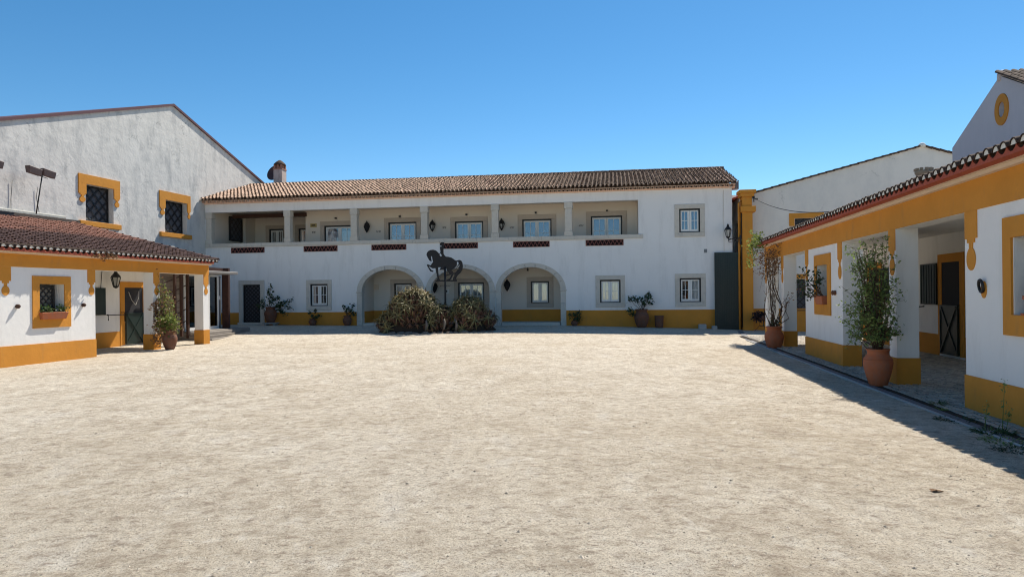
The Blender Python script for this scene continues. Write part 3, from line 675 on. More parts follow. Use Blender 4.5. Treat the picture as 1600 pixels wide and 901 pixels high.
while cnt < 250 and tries < 60000:
    tries += 1
    cx, cy, ax, ay, hh = random.choices(lobes, weights=[3.2, 2, 2, 1.3, 1])[0]
    u = random.uniform(-math.pi, math.pi); e = math.asin(random.uniform(.0, 1))
    if math.sin(u) > .35 and e < .7: continue                         # fewer on the side turned to the house
    dx, dy, dz = math.cos(u) * math.cos(e), math.sin(u) * math.cos(e), math.sin(e)
    x, y, z = cx + dx * ax, cy + dy * ay, dz * hh
    if z < mound(x * .97, y * .97) - .22: continue
    if any((x - p[0]) ** 2 + (y - p[1]) ** 2 + (z - p[2]) ** 2 < .22 ** 2 for p in placed): continue
    placed.append((x, y, z)); cnt += 1
    pdry = .45 if z > hh * .62 else (.72 if z > hh * .3 else .85)
    dry = random.random() < pdry
    o = bpy.data.objects.new('rosette', random.choice(DM if dry else RM)); COL.objects.link(o); o.parent = bush
    nrm = Vector((dx / ax, dy / ay, dz / hh + .1)).normalized() + Vector((0, 0, .28)); nrm.normalize()
    o.location = (x, y, max(z, .12)); o.rotation_mode = 'QUATERNION'; o.rotation_quaternion = nrm.to_track_quat('Z', 'Y') @ Matrix.Rotation(random.uniform(0, 6.28), 3, 'Z').to_quaternion()
    s = random.uniform(.8, 1.25) if not dry else random.uniform(.7, 1.05); o.scale = (s, s, s)
for x, z, h in ((.38, .50, .55), (.9, .42, .45), (-.42, .45, .5)):
    MB().tube([(x, -1.2, z - .35), (x + .05, -1.2, z - .1), (x + .02, -1.16, z + .1)], [.05, .062, .035], 7).build('bare_stem', 'trunk', bush)
# rocks edging the mound
ORD = ['leftmost ', 'second ', 'third ', 'fourth ', 'fifth ', 'sixth ', 'seventh ', 'eighth ', 'ninth ', 'tenth ', 'eleventh ', 'twelfth ', 'thirteenth ']
random.seed(5)
for k in range(13):
    x = -1.9 + k * .36 + random.uniform(-.06, .06); s = random.uniform(.08, .15)
    bm = bmesh.new(); bmesh.ops.create_icosphere(bm, subdivisions=2, radius=1)
    for v in bm.verts: v.co *= 1 + mn.noise(v.co * 1.7 + Vector((k * 3, 0, 0))) * .35
    me = bpy.data.meshes.new('rock'); bm.to_mesh(me); bm.free(); me.materials.append(M['trunk'])
    o = bpy.data.objects.new('edging_rock', me); COL.objects.link(o); X, Y = BX + x, BY - 1.42 - .12 * math.cos(x) + .1
    o.location = (X, Y, ground_z(X, Y) + s * .15); o.scale = (s * 1.5, s, s * .55)
    tag(o, ORD[k] + 'pale flat rock from the left in the row edging the aloe mound', 'rock', 'rocks edging the aloe mound')

# ------------------------------------------------------------------ potted plants
def foliage(mb, pts, n, size, spread, mi=0, flat=0, aspect=1.6):
    for _ in range(n):
        p = random.choice(pts); c = Vector(p) + Vector((random.gauss(0, spread), random.gauss(0, spread), random.gauss(0, spread)))
        a = Vector((random.uniform(-1, 1), random.uniform(-1, 1), random.uniform(-.6, .8))).normalized(); b = a.cross(Vector((random.uniform(-1, 1), random.uniform(-1, 1), random.uniform(-1, 1)))).normalized()
        s = size * random.uniform(.6, 1.25); n_ = a.cross(b) * s * .18
        vs = [c - a * s * aspect / 2, c + b * s / 2 + n_, c + a * s * aspect / 2, c - b * s / 2 + n_]
        mb.add(vs, [(0, 1, 2), (0, 2, 3)], mi, min(1, max(0, random.gauss(.5, .25))))
URN = [(.16, 0), (.20, .03), (.27, .16), (.325, .34), (.33, .42), (.30, .50), (.245, .56), (.23, .60), (.235, .63), (.275, .66), (.285, .69), (.26, .70), (.235, .68), (.22, .62)]
def pot_mesh(parent, prof, s=1, hs=1, m='terra', seg=28):
    p = MB().lathe([(r * s, z * hs) for r, z in prof[:-3]] + [(r * s, z * hs) for r, z in prof[-3:]], (0, 0, 0), seg).build('pot', m, parent)
    top = prof[-1]; MB().lathe([(.01, top[1] * hs - .02), (top[0] * s + .012, top[1] * hs - .03)], (0, 0, 0), 16).build('soil', 'soil', parent)
    return p
def potted(name, label, loc, prof=URN, s=1, hs=1, m='terra', stems=(), leafm='leaf', leafn=200, leafs=.05, spread=.06, cat='potted plant', aspect=1.2, stemr=.012, extra=None, tipfrac=.45):
    t = thing(name, label, cat, (loc[0], loc[1], ground_z(loc[0], loc[1]) + (loc[2] if len(loc) > 2 else 0)))
    pot_mesh(t, prof, s, hs, m)
    sm = MB(); pts = []
    for tip in stems:
        b = Vector((random.uniform(-.08, .08) * s, random.uniform(-.08, .08) * s, prof[-1][1] * hs - .02)); T = Vector(tip)
        mid = (b + T) / 2 + Vector((random.uniform(-.06, .06), random.uniform(-.06, .06), random.uniform(0, .12)))
        path = [b, b.lerp(mid, .5) + Vector((0, 0, .03)), mid, mid.lerp(T, .5) + Vector((random.uniform(-.03, .03), 0, .03)), T]
        sm.tube(path, [stemr, stemr * .9, stemr * .7, stemr * .55, stemr * .35], 5)
        for k in range(10):
            f = 1 - tipfrac + tipfrac * k / 9; i = min(3, int(f * 4)); pts.append(path[i].lerp(path[i + 1], f * 4 - i))
    sm.build('stems', 'stem', t)
    fm = MB(); foliage(fm, pts, leafn, leafs, spread, 0, 0, aspect); fm.build('foliage', leafm, t)['kind'] = 'stuff'
    return t
random.seed(31)
def mp(s, t): q = W(MO, MA, s, t); return (q[0], q[1])
# along the main facade
q = mp(-12.28, -.42)
t = potted('potted_geranium', 'big old terracotta urn with sprawling leggy geranium right of the grille door', (*q, .14), s=1.0, hs=1.2, m='terra_old',
       stems=[(.1, -.1, 2.0), (-.05, 0, 1.7), (-.45, -.1, 1.15), (-.65, -.15, .85), (.4, -.1, 1.35), (.75, -.15, 1.05), (1.25, -.1, 1.15), (1.15, -.2, .85), (.7, -.3, .6), (.95, -.3, .4), (.2, -.2, 1.3), (.55, -.25, .9)], leafm='leaf_dark', leafn=420, leafs=.11, spread=.07, aspect=1.0)
sb = MB(); sb.box(-.36, .36, -.3, .3, -.06, 0)
for dx in (-.26, .2): sb.box(dx, dx + .09, -.25, .25, -.28, -.06)
sb.build('pot_stand', 'kerb', t)
q = mp(-9.98, -.3); potted('potted_geranium', 'small dark pot with a few geranium leaves below the left ground-floor window', q, s=.62, hs=.5, m='terra_old', stems=[(-.18, 0, .7), (.2, 0, .82), (.38, -.05, .5), (0, 0, .5), (.25, -.1, .4)], leafm='leaf_dark', leafn=110, leafs=.09, spread=.04, aspect=1)
q = mp(-8.05, -.3); potted('potted_geranium', 'reddish pot with tall geranium at the left foot of the arches', q, s=.72, hs=.75, m='terra_old', stems=[(-.2, 0, 1.05), (.35, 0, 1.1), (.1, -.1, .9), (.25, 0, .75), (.4, -.1, .6)], leafm='leaf_dark', leafn=130, leafs=.10, spread=.05, aspect=1)
q = mp(3.85, -.3); potted('potted_shrub', 'small leafy pot plant at the right foot of the last arch', q, s=.55, hs=.4, m='terra_old', stems=[(-.22, 0, .62), (.25, 0, .7), (.3, -.05, .45), (.28, 0, .25), (0, 0, .6), (.15, -.1, .35)], leafm='leaf_dark', leafn=260, leafs=.075, spread=.07, aspect=1)
q = mp(7.15, -.42); potted('potted_geranium', 'large mottled terracotta urn with open geranium between the two right windows', q, s=1.1, hs=1.3, m='terra_old',
       stems=[(-.65, 0, 1.45), (-.45, -.1, 1.5), (-.25, 0, 1.35), (0, 0, 1.45), (.25, 0, 1.45), (.45, 0, 1.6), (.5, 0, 1.2), (.3, 0, 1.75), (-.7, -.1, .8), (-.6, -.2, .62), (.1, -.1, 1.2)], leafm='leaf_dark', leafn=330, leafs=.10, spread=.055, aspect=1, tipfrac=.3)
q = mp(8.0, -.3); sp = thing('spare_pot', 'plain dark terracotta pot tucked behind the mottled urn', 'pot', (q[0], q[1], ground_z(*q))); sp.scale = (.8, .8, 1.0); pot_mesh(sp, [(.2, 0), (.25, .1), (.27, .55), (.29, .6), (.27, .6), (.25, .58)], 1, 1, 'terra_old')
for x, s, lb in ((10.05, .2, 'rough grey stone block at the foot of the facade'), (10.62, .14, 'smaller grey stone block against the green gate')):
    q = mp(x, -.35); o = MB().box(-s * .9, s * .9, -s * .6, s * .6, -.05, s * 1.15).build('stone_block', 'kerb', None, .03); o.location = (q[0], q[1], ground_z(*q)); o.rotation_euler[2] = R(-3); tag(o, lb, 'stone block')
# purple plant in a wire stand by the gate pillar
q = mp(12.75, -.75); ps = thing('plant_on_stand', 'dark purple trailing plant on a thin three-legged wire stand by the gate pillar', 'potted plant', (q[0], q[1], ground_z(*q)))
st = MB()
for k in range(3):
    a = 2.2 * k + .5; c, s_ = math.cos(a), math.sin(a); st.tube([(.12 * c, .12 * s_, .55), (.11 * c, .11 * s_, .28), (.34 * c, .34 * s_, .0)], .01, 5)
st.tube([(.12 * math.cos(a), .12 * math.sin(a), .26) for a in np.linspace(0, 6.28, 12)], .008, 4); st.build('wire_stand', 'stem', ps)
MB().lathe([(.12, .52), (.18, .6), (.2, .75), (.17, .75)], (0, 0, 0), 14).build('pot', 'terra_old', ps)
fm = MB(); foliage(fm, [(x, y, z) for x in (-.28, -.1, .1, .28) for y in (-.1, .1) for z in (.58, .72, .82)], 620, .09, .07, 0, 0, 1); fm.build('foliage', 'leaf_purple', ps)['kind'] = 'stuff'

# ------------------------------------------------------------------ gate, gate pillar and white houses behind
pil = thing('gate_pillar', 'tall ochre gate pillar with moulded cap at the right end of the facade', 'pillar', MO, MA)
pm = MB(); pm.box(11.97, 12.46, -.32, .3, -.6, 5.55).box(11.99, 12.44, -.30, .28, 5.84, 6.30); pm.build('shaft', 'ochre', pil, .01)
box('collar', 'ochre', pil, 11.90, 12.60, -.40, .36, 5.55, 5.84, bevel=.015)
cpm = MB().box(11.90, 12.53, -.38, .36, 6.30, 6.46).box(11.84, 12.62, -.44, .44, 6.46, 6.62); cpm.build('cap', 'ochre', pil, .012)
MB().tube([(11.84, -.2, -.1), (11.84, -.2, 6.0), (11.97, -.16, 6.1)], .05, 8).build('downpipe', 'ochre', pil)
MB().tube([(11.935, -.34, .0), (11.935, -.34, 5.5)], .018, 6).build('cable', 'black', pil)
ins = MB(); ins.box(12.46, 12.56, -.36, -.28, 6.2, 6.3).box(12.56, 12.7, -.36, -.3, 6.14, 6.2).box(12.5, 12.54, -.36, -.32, 6.02, 6.36); ins.build('insulator', 'black', pil)
gate = thing('green_gate', 'tall dark green sheet-metal gate leaf against the facade end', 'gate', MO, MA)
box('leaf', 'green', gate, 10.68, 11.80, -.16, -.12, -.14, 3.64)
fm = MB()
for a in ((10.68, 10.73, -.14, 3.64), (11.75, 11.80, -.14, 3.64), (10.73, 11.75, 3.59, 3.64), (10.73, 11.75, .12, .17), (10.73, 11.75, -.14, -.09)): fm.box(a[0], a[1], -.185, -.158, a[2], a[3])
fm.build('frame', 'green', gate)
for k in range(12): box('rib', 'green', gate, 10.76 + k * .082, 10.775 + k * .082, -.166, -.158, .18, 3.58)
back = thing('rear_annexe', 'narrow white annexe with red tiled eave behind the ochre gate pillar', 'building', MO, MA)
box('wall', 'white', back, 11.57, 12.4, 2.4, 2.6, -.5, 6.75)
bw = MB().box(11.98, 12.45, .45, 2.4, 5.25, 6.55); bw.build('upper_room', 'white', back)
box('dark_window', 'interior', back, 12.05, 12.10, .7, 1.4, 4.45, 5.2); box('lower_wall', 'white', back, 12.1, 12.45, .5, 2.4, -.3, 5.25)
slab_m = MB(); slab_m.add([(11.5, .3, 6.28), (12.44, .3, 6.62), (12.44, 2.3, 6.62), (11.5, 2.3, 6.28), (11.5, .3, 6.20), (12.44, .3, 6.50), (12.44, 2.3, 6.50), (11.5, 2.3, 6.20)], [(0, 1, 2, 3), (7, 6, 5, 4), (0, 4, 5, 1), (1, 5, 6, 2), (2, 6, 7, 3), (3, 7, 4, 0)]); slab_m.build('tiled_eave', 'redband', back)
ac = thing('ac_unit', 'grey ribbed air-conditioning box beyond the right end of the tiled roof', 'air conditioner', W(MO, MA, 11.9, 1.0, 6.84), MA)
box('case', 'grey', ac, -.2, .14, -.15, .25, 0, .36)
for k in range(4): box('fin', 'black', ac, -.17 + k * .075, -.155 + k * .075, -.165, -.152, .03, .33)
bg = thing('white_gabled_house', 'broad white plastered gable wall behind the right wing, with ochre window trim', 'building', MO, MA)
gw = [(12.5, -.8), (30, -.8), (30, 5.6), (20.4, 8.55), (12.5, 6.5)]
MB().plate([gw, rect(14.60, 15.70, 4.15, 5.26), rect(14.40, 15.55, .80, 2.30)], .5, .8).build('wall', 'white_bg', bg)
box('plinth', 'ochre', bg, 12.5, 30, .482, .502, -.8, .88)
vg = MB(); 
for (xa, za), (xb, zb) in (((12.4, 6.5), (20.4, 8.56)), ((20.4, 8.56), (30, 5.6))):
    n = int(abs(xb - xa) / .36)
    for k in range(n):
        f0, f1 = k / n, (k + 1.15) / n; vg.bar((xa + (xb - xa) * f0, .5, za + (zb - za) * f0 + .03), (xa + (xb - xa) * f1, .5, za + (zb - za) * f1 + .0), .24, .07, up=(0, 1, 0) if False else (0, 0, 1))
vg.build('verge_tiles', 'tile_dark', bg)
rfm = MB(); rfm.add([(12.4, .8, 6.5), (20.4, .8, 8.55), (20.4, 9, 8.55), (12.4, 9, 6.5), (30, .8, 5.6), (30, 9, 5.6)], [(0, 1, 2, 3), (1, 4, 5, 2)]); rfm.build('roof', 'tile_old', bg)
MB().lathe([(.17, 0), (.17, .1), (.1, .19), (.02, .22)], (20.4, .5, 8.5), 10).build('ridge_cap', 'white_bg', bg)
def trim_frame(parent, x0, x1, z0, z1, ox0, ox1, oz0, oz1, y, th, bulbs=False, sill=True, m='ochre'):
    pass
MB().plate([rect(14.33, 15.95, 5.27, 5.52)], .47, .5).build('painted_lintel', 'ochre', bg)
for x0, x1 in ((14.33, 14.58), (15.72, 15.95)):
    MB().plate([rect(x0, x1, 4.9, 5.267)], .47, .5).build('painted_trim', 'ochre', bg); MB().plate([circ((x0 + x1) / 2, 4.76, .1, .12)], .47, .5).build('painted_drop', 'ochre', bg)
for x0, x1, z0, z1 in ((14.6, 15.7, 4.15, 5.26), (14.4, 15.55, .80, 2.30)):
    wm = MB()
    for a in ((x0, x0 + .05, z0, z1), (x1 - .05, x1, z0, z1), (x0, x1, z1 - .05, z1), (x0, x1, z0, z0 + .05), (x0, x1, (z0 + z1) / 2 - .03, (z0 + z1) / 2 + .03)): wm.box(a[0], a[1], .55, .58, a[2], a[3])
    lattice(wm, x0 + .05, x1 - .05, z0 + .05, z1 - .05, .54, 3, .05); o = wm.build('iron_grille', 'black', bg); box('dark_room', 'dimroom', bg, x0, x1, .7, .72, z0, z1)
box('painted_lintel', 'ochre', bg, 14.33, 15.70, .47, .502, 2.32, 2.55)
box('window_ledge', 'black', bg, 14.38, 15.58, .44, .5, .76, .80)
# cable from pillar to the right wing roof
a0 = Vector(W(MO, MA, 12.6, -.33, 6.17)); a1 = Vector(W(RO, RA, -1.0, -1.2, 3.9)); pts = []
for k in range(25):
    f = k / 24; p = a0.lerp(a1, f); p.z -= 1.0 * 4 * f * (1 - f) * .35; pts.append(p)
o = MB().tube(pts, .016, 5).build('overhead_cable', 'black'); tag(o, 'thin black overhead cable sagging from the ochre gate pillar to the right wing', 'cable')
# lilac-grey gable house
gh = thing('grey_gabled_house', 'tall lilac-grey gable with a small round ochre window ring above the right wing', 'building', RO, RA)
ringc = (1.98, 6.98)
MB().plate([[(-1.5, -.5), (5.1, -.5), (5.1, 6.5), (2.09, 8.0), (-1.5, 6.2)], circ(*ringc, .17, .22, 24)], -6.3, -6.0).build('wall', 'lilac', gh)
MB().plate([circ(*ringc, .37, .46, 32), circ(*ringc, .175, .225, 24)], -6.0, -5.97).build('window_ring', 'ochre', gh)
MB().plate([circ(*ringc, .17, .22, 24)], -6.25, -6.2).build('round_pane', 'lilac', gh)
MB().lathe([(.13, -.1), (.13, .12), (.08, .2), (.02, .23)], (2.12, -6.08, 7.95), 10).build('ridge_finial', 'lilac', gh)
tr = MB()
for k in range(9):
    for j in range(5):
        s0 = 2.0 - k * .36; z0 = 8.08 - k * .18; s1 = s0 - .42; z1 = z0 - .21; yy = -5.9 - j * TS
        v, f, n = tile_profile(0, 0, 0, 1, 0, .08, .09, 1, 5)
        v = [(s0 + (s1 - s0) * p[1], yy + p[0], z0 + (z1 - z0) * p[1] + p[2]) for p in v]; tr.add(v, f, 0, random.random())
tr.build('verge_tiles', 'tile_dark', gh)
rf = MB(); rf.add([(-1.6, -5.95, 6.2), (2.09, -5.95, 8.06), (2.09, -16, 8.06), (-1.6, -16, 6.2), (2.09, -6.2, 8.02), (5.2, -6.2, 6.47), (5.2, -16, 6.47), (2.09, -16, 8.02)], [(0, 1, 2, 3), (4, 5, 6, 7)]); rf.build('roof', 'tile_dark', gh)
box('far_wall', 'lilac', gh, 4.95, 5.09, -16, -6.3, -.5, 6.4)
# ------------------------------------------------------------------ wings: shared painted trim
def drop_trim(x0, x1, ztop, zst, zb, wcx=None):
    """stem that steps in and ends in a hanging oval; returns loops"""
    c = (x0 + x1) / 2; w = (x1 - x0) / 2
    ov = circ(c, (zst - .13 + zb) / 2, w * .72, (zst - .13 - zb) / 2, 22)
    stem = [(x0, ztop), (x0, zst), (c - w * .62, zst), (c - w * .62, zst - .06), (c - w * .30, zst - .06), (c - w * .26, zst - .145), (c + w * .26, zst - .145), (c + w * .30, zst - .06), (c + w * .62, zst - .06), (c + w * .62, zst), (x1, zst), (x1, ztop)]
    return stem, ov
def stable_door(par, x0, x1, y, z0, zm, z1, face, fm='ochre', fw=.22, leaf=None, yard=1):
    """ochre-framed opening, lower half-door with cross brace, open upper leaf beside it; face=-1 faces local -y"""
    f = face
    fr = MB(); a, b = sorted((y, y + f * .03))
    fr.box(x0 - fw, x0, a, b, z0, z1 + fw).box(x1, x1 + fw, a, b, z0, z1 + fw).box(x0, x1, a, b, z1, z1 + fw)
    d = fr.build('door', fm, par)
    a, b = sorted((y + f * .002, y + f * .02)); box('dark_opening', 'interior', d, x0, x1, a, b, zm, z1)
    a, b = sorted((y + f * .035, y + f * .07)); lo = box('half_door', 'green', d, x0 + .01, x1 - .01, a, b, z0 + .02, zm)
    br = MB(); yy = y + f * .082
    br.bar((x0 + .05, yy, z0 + .06), (x1 - .05, yy, zm - .04), .05, .02, up=(0, 1, 0)).bar((x1 - .05, yy + f * .012, z0 + .06), (x0 + .05, yy + f * .012, zm - .04), .05, .02, up=(0, 1, 0))
    for aa in ((x0 + .01, x0 + .05, z0 + .02, zm), (x1 - .05, x1 - .01, z0 + .02, zm), (x0 + .05, x1 - .05, zm - .04, zm), (x0 + .05, x1 - .05, z0 + .02, z0 + .06)):
        a, b = sorted((y + f * .07, y + f * .09)); br.box(aa[0], aa[1], a, b, aa[2], aa[3])
    br.build('cross_brace', 'green', d)
    br = MB()
    for k in range(7): xx = x0 + .08 + k * (x1 - x0 - .16) / 6; br.tube([(xx, y + f * .05, zm), (xx, y + f * .05, zm + .55)], .012, 5)
    if leaf:
        a, b = sorted((y + f * .04, y + f * .08)); l = box('upper_leaf', 'green', d, leaf[0], leaf[1], a, b, zm, z1)
        lb = MB(); a, b = sorted((y + f * .08, y + f * .095))
        for k in range(6): xx = leaf[0] + (leaf[1] - leaf[0]) * (k + .5) / 6; lb.box(xx - .012, xx + .012, a, b, zm + .03, z1 - .03)
        lb.build('leaf_ribs', 'green', d)
    return d
def eave_row(par, x0, x1, y, z, sgn, roofparent):
    me = eave_tile_mesh(sgn).mesh('roof_tile', ['tile_dark', 'mortar']); n = int((x1 - x0) / TS)
    for k in range(n):
        o = bpy.data.objects.new('roof_tile', me); COL.objects.link(o); o.parent = roofparent
        o.location = (x0 + (k + .5) * TS + random.uniform(-.008, .008), y + random.uniform(-.012, .012), z + random.uniform(-.004, .008)); o.rotation_euler = (0, random.uniform(-.05, .05), random.uniform(-.03, .03))
def scalloped(x0, x1, zlo, ztop, y0, y1, depth=.055):
    n = int((x1 - x0) / TS); pts = [(x0, zlo), (x0 + n * TS, zlo)]
    top = []
    for k in range(n):
        for q in range(7):
            f = q / 7; top.append((x0 + (k + f) * TS, ztop - depth * abs(math.sin(math.pi * f + 0)) ** .8 * (1 if True else 0)))
    # scallops hollow between the cover tiles
    top = [(x - TS / 2 if x - TS / 2 > x0 else x0 + .0001 * i, z) for i, (x, z) in enumerate(top)]
    pts += [(x0 + n * TS, ztop)] + top[::-1]
    return MB().plate([pts], y0, y1)

# ------------------------------------------------------------------ left stable wing (inside is local +y)
lw = thing('left_stable_wing', 'low white and ochre stable wing with red tiled roof on the left of the yard', 'building', LO, LA)
LE = 2.60; LC = 2.96; TH = .38
LX0 = -15.0
def lwall(): 
    out = [(LX0, -.5), (-13.85, -.5), (-13.85, LE), (-11.95, LE), (-11.95, -.5), (-11.45, -.5), (-11.45, LE), (-8.83, LE), (-8.83, -.5), (-5.62, -.5), (-5.62, LE), (-3.08, LE), (-3.08, -.5), (-2.74, -.5), (-2.74, LE), (-.34, LE), (-.34, -.5), (0, -.5), (0, LC + .1), (LX0, LC + .1)]
    return [out, rect(-7.64, -6.77, 1.12, 2.15)]
MB().plate(lwall(), 0, TH).build('wall', 'white', lw, .006)
for a, b, x0_, x1_ in ((-8.83, -5.62, .018, .018), (-3.08, -2.74, .018, .018), (-.34, 0, .018, .018), (-11.95, -11.45, .018, .018)):
    box('plinth', 'ochre', lw, a - .016, b + .016, -.018, TH + .016, -.5, .45)
# painted band with hanging drops
band = [(LX0, LE), (LX0, LC), (0.004, LC), (0.004, LE)]
loops = [rect(LX0, .004, LE, LC)]
MB().plate(loops, -.014, 0.0).build('painted_band', 'ochre', lw)
for x0, x1 in ((-8.82, -8.50), (-5.92, -5.62), (-3.06, -2.76), (-.32, -.02)):
    st_, ov = drop_trim(x0, x1, LE - .002, 2.21, 1.82); MB().plate([st_], -.014, 0).build('painted_drop_stem', 'ochre', lw); MB().plate([ov], -.014, .0).build('painted_drop', 'ochre', lw)
o = MB().plate([rect(-7.85, -6.56, .89, 2.37), rect(-7.63, -6.78, 1.13, 2.14)], -.03, .0).build('window', 'ochre', lw)
gm = MB()
for a in ((-7.64, -7.58, 1.22, 2.12), (-6.98, -6.90, 1.22, 2.12), (-7.58, -6.98, 2.03, 2.12), (-7.58, -6.98, 1.18, 1.24)): gm.box(a[0], a[1], .20, .24, a[2], a[3])
lattice(gm, -7.58, -6.98, 1.24, 2.03, .21, 3, .045); gm.build('iron_grille', 'black', o); box('inner_plaster', 'cement', o, -7.64, -6.77, .345, .385, 1.12, 2.15)
box('cornice', 'cream', lw, LX0, .06, -.10, .0, LC, LC + .05); box('cornice_top', 'cream', lw, LX0, .09, -.16, .02, LC + .051, LC + .10)
scalloped(LX0, .06, LC + .055, LC + .170, -.32, -.16, .075).build('red_eave_band', 'redband', lw)
box('eave_bed', 'redband', lw, LX0, .06, -.16, .2, LC + .102, LC + .13)
LRZ0, LRZ1 = 3.07, 4.86
rf = slab(MB(), LX0, .14, -.10, LRZ0 + .10, 6.9, LRZ1 + .03, .06).build('roof', 'tile_dark', lw)
o = tiled_roof(LX0, .12, -.34, LRZ0, 6.8, LRZ1, .34, skip_first=True).build('roof_tiles', ['tile_red', 'tile_dark', 'tile_dark'], rf); o['kind'] = 'stuff'
eave_row(lw, LX0, .12, -.36, LRZ0 + .04, 1, rf)
# verge row of tiles at the end and a flashing against the hall wall
vm = MB()
for k in range(20):
    y0 = -.36 + k * .36; y1 = y0 + .4; z0 = LRZ0 + .13 + (y0 + .34) * (LRZ1 - LRZ0) / 7.14; z1 = z0 + .4 * .25
    v, f, n = tile_profile(.12, y0, z0 - .02, y1, z1 - .05, .09, .075, 1, 5); vm.add(v, f, 0, random.random())
vm.build('verge_tiles', 'tile_red', rf)
fl = MB().box(LX0, -8.8 + 9.0 - 9.0 + 0, 6.45, 6.8, 4.78, 5.0); 
MB().box(LX0, .0 - .75 - 1.0, 6.3, 6.8, 4.74, 5.0)
# hall wall meets wing: the grimy flashing strip stops short of the hall's first window
hx = lambda s: s  # local along axis is shared
gx0, gy0 = inv(LO, LA, GO[0], GO[1])       # hall origin in wing coordinates
fe = gx0 - 8.85
box('flashing', 'flash', lw, LX0, fe, gy0 - .42, gy0 - .01, 4.60, 4.98); box('flashing_ledge', 'cement', lw, LX0, fe - .35, gy0 - .10, gy0 - .005, 4.99, 5.14, bevel=.03)
# porch inside: back wall, end wall, ceiling
mb = MB().plate([rect(LX0, .2, -.5, 3.2)], 2.6, 2.75); mb.build('porch_wall', 'white', lw)
for a, b in ((-6.0, -1.62), (-.25, .2)): box('porch_plinth', 'ochre', lw, a, b, 2.585, 2.602, -.4, .47)
box('porch_cross_wall', 'white', lw, -8.9, -8.75, TH, 2.6, -.5, 3.0); box('porch_ceiling', 'white', lw, LX0, .0, TH, 2.6, 2.9, 3.0)
box('porch_cross_wall', 'white', lw, -5.78, -5.64, TH, 2.6, -.5, 2.9)
stable_door(lw, -1.42, -.47, 2.6, -.06, 1.15, 2.12, -1, leaf=(-.44, -.12))
box('rear_wall', 'white', lw, LX0, 0, 6.6, 6.75, -.5, 4.6); box('end_wall', 'white', lw, -.02, .14, 2.76, 6.6, -.5, 3.6)
ll = box('open_leaf', 'green', lw, -3.3, -2.40, 2.52, 2.56, 1.11, 2.10)
rl = MB(); rl.tube([(-2.48, 2.55, 1.12), (-2.48, 2.35, 1.12), (-2.48, 2.35, .9)], .018, 6).tube([(-2.48, 2.4, 1.1), (-1.60, 2.4, 1.1)], .016, 6).tube([(-1.62, 2.55, 1.18), (-1.62, 2.4, 1.18), (-1.62, 2.4, .85)], .018, 6); rl.build('saddle_rail', 'black', lw)
MB().tube([(-1.30, 2.5, 1.95), (-1.2, 2.46, 1.65), (-1.0, 2.45, 1.45), (-.85, 2.46, 1.7), (-.78, 2.5, 1.98)], .014, 5).build('hanging_rope', 'kerb', lw)
MB().tube([(-2.6, 2.55, 2.1), (-2.5, 2.56, 2.95)], .012, 5).build('cable', 'black', lw)
t = bracket_lantern(W(LO, LA, -2.22, 2.25, 2.28), LA, 'black hexagonal lantern hanging in the left wing porch'); MB().tube([(0, 0, .5), (0, .05, .56), (0, .33, .56)], .016, 6).build('wall_arm', 'black', t)
for x, lb in ((-8.33, 'dark wall knob left of the left wing window'), (-6.11, 'dark wall knob right of the left wing window')):
    o = MB().lathe([(.05, 0), (.06, .02), (.055, .05), (.06, .07), (.03, .1), (.02, .12)], (0, 0, 0), 14).build('tether_knob', 'beam', lw); o.location = (x, 0, 1.52); o.rotation_euler = (R(90), 0, 0)
tr_ = thing('window_planter', 'terracotta trough of green plants in the left wing window', 'planter', W(LO, LA, -7.22, -.02, 1.13), LA)
tm = MB(); tm.add([(-.40, -.10, 0), (.40, -.10, 0), (.40, .12, 0), (-.40, .12, 0), (-.45, -.14, .2), (.45, -.14, .2), (.45, .16, .2), (-.45, .16, .2)], [(3, 2, 1, 0), (0, 1, 5, 4), (1, 2, 6, 5), (2, 3, 7, 6), (3, 0, 4, 7), (4, 5, 6, 7)]); tm.build('trough', 'terra', tr_, .01)
fm = MB(); foliage(fm, [(-.3, 0, .28), (-.18, 0, .3), (-.05, 0, .25), (.25, 0, .27), (.35, 0, .3), (.42, 0, .28)], 260, .06, .055, 0, 0, 1); fm.build('foliage', 'leaf', tr_)['kind'] = 'stuff'
# dry tuft growing on the eave
wd_ = MB(); random.seed(9)
foliage(wd_, [(x, -.38, 3.02 + .05 * math.sin(x * 9)) for x in np.linspace(-5.95, -5.2, 9)], 120, .06, .05, 0, 0, 1.6); o = wd_.build('roof_weeds', 'leaf_brown', None); o.location = LO; o.rotation_euler = (0, 0, R(LA)); tag(o, 'dry brown weed tuft hanging from the left wing eave', 'weeds', kind='stuff')
# vine pot by the second pillar
random.seed(12)
vx, vy = W(LO, LA, -3.02, -.60)[:2]
t = thing('potted_climber', 'old brown urn with a yellow-green climber up the left wing pillar', 'potted plant', (vx, vy, ground_z(vx, vy))); pot_mesh(t, URN, .74, .98, 'terra_old')
sm = MB(); pts = []; a_ = R(LA)
def lwl(x, y, z): return Vector(W(LO, LA, x, y, z)) - t.location
for k in range(16):
    top = lwl(-2.75 + random.uniform(-.2, .55), random.uniform(-.12, -.02), random.uniform(1.2, 2.6)); b = Vector((random.uniform(-.1, .1), random.uniform(-.1, .1), .7))
    m1 = b.lerp(top, .35) + Vector((random.uniform(-.2, .2), random.uniform(-.1, .1), 0)); path = [b, m1, b.lerp(top, .7) + Vector((random.uniform(-.1, .1), 0, 0)), top]; sm.tube(path, [.012, .01, .008, .004], 4)
    for q in np.linspace(.15, 1, 9): i = min(2, int(q * 3)); pts.append(path[i].lerp(path[min(3, i + 1)], q * 3 - i))
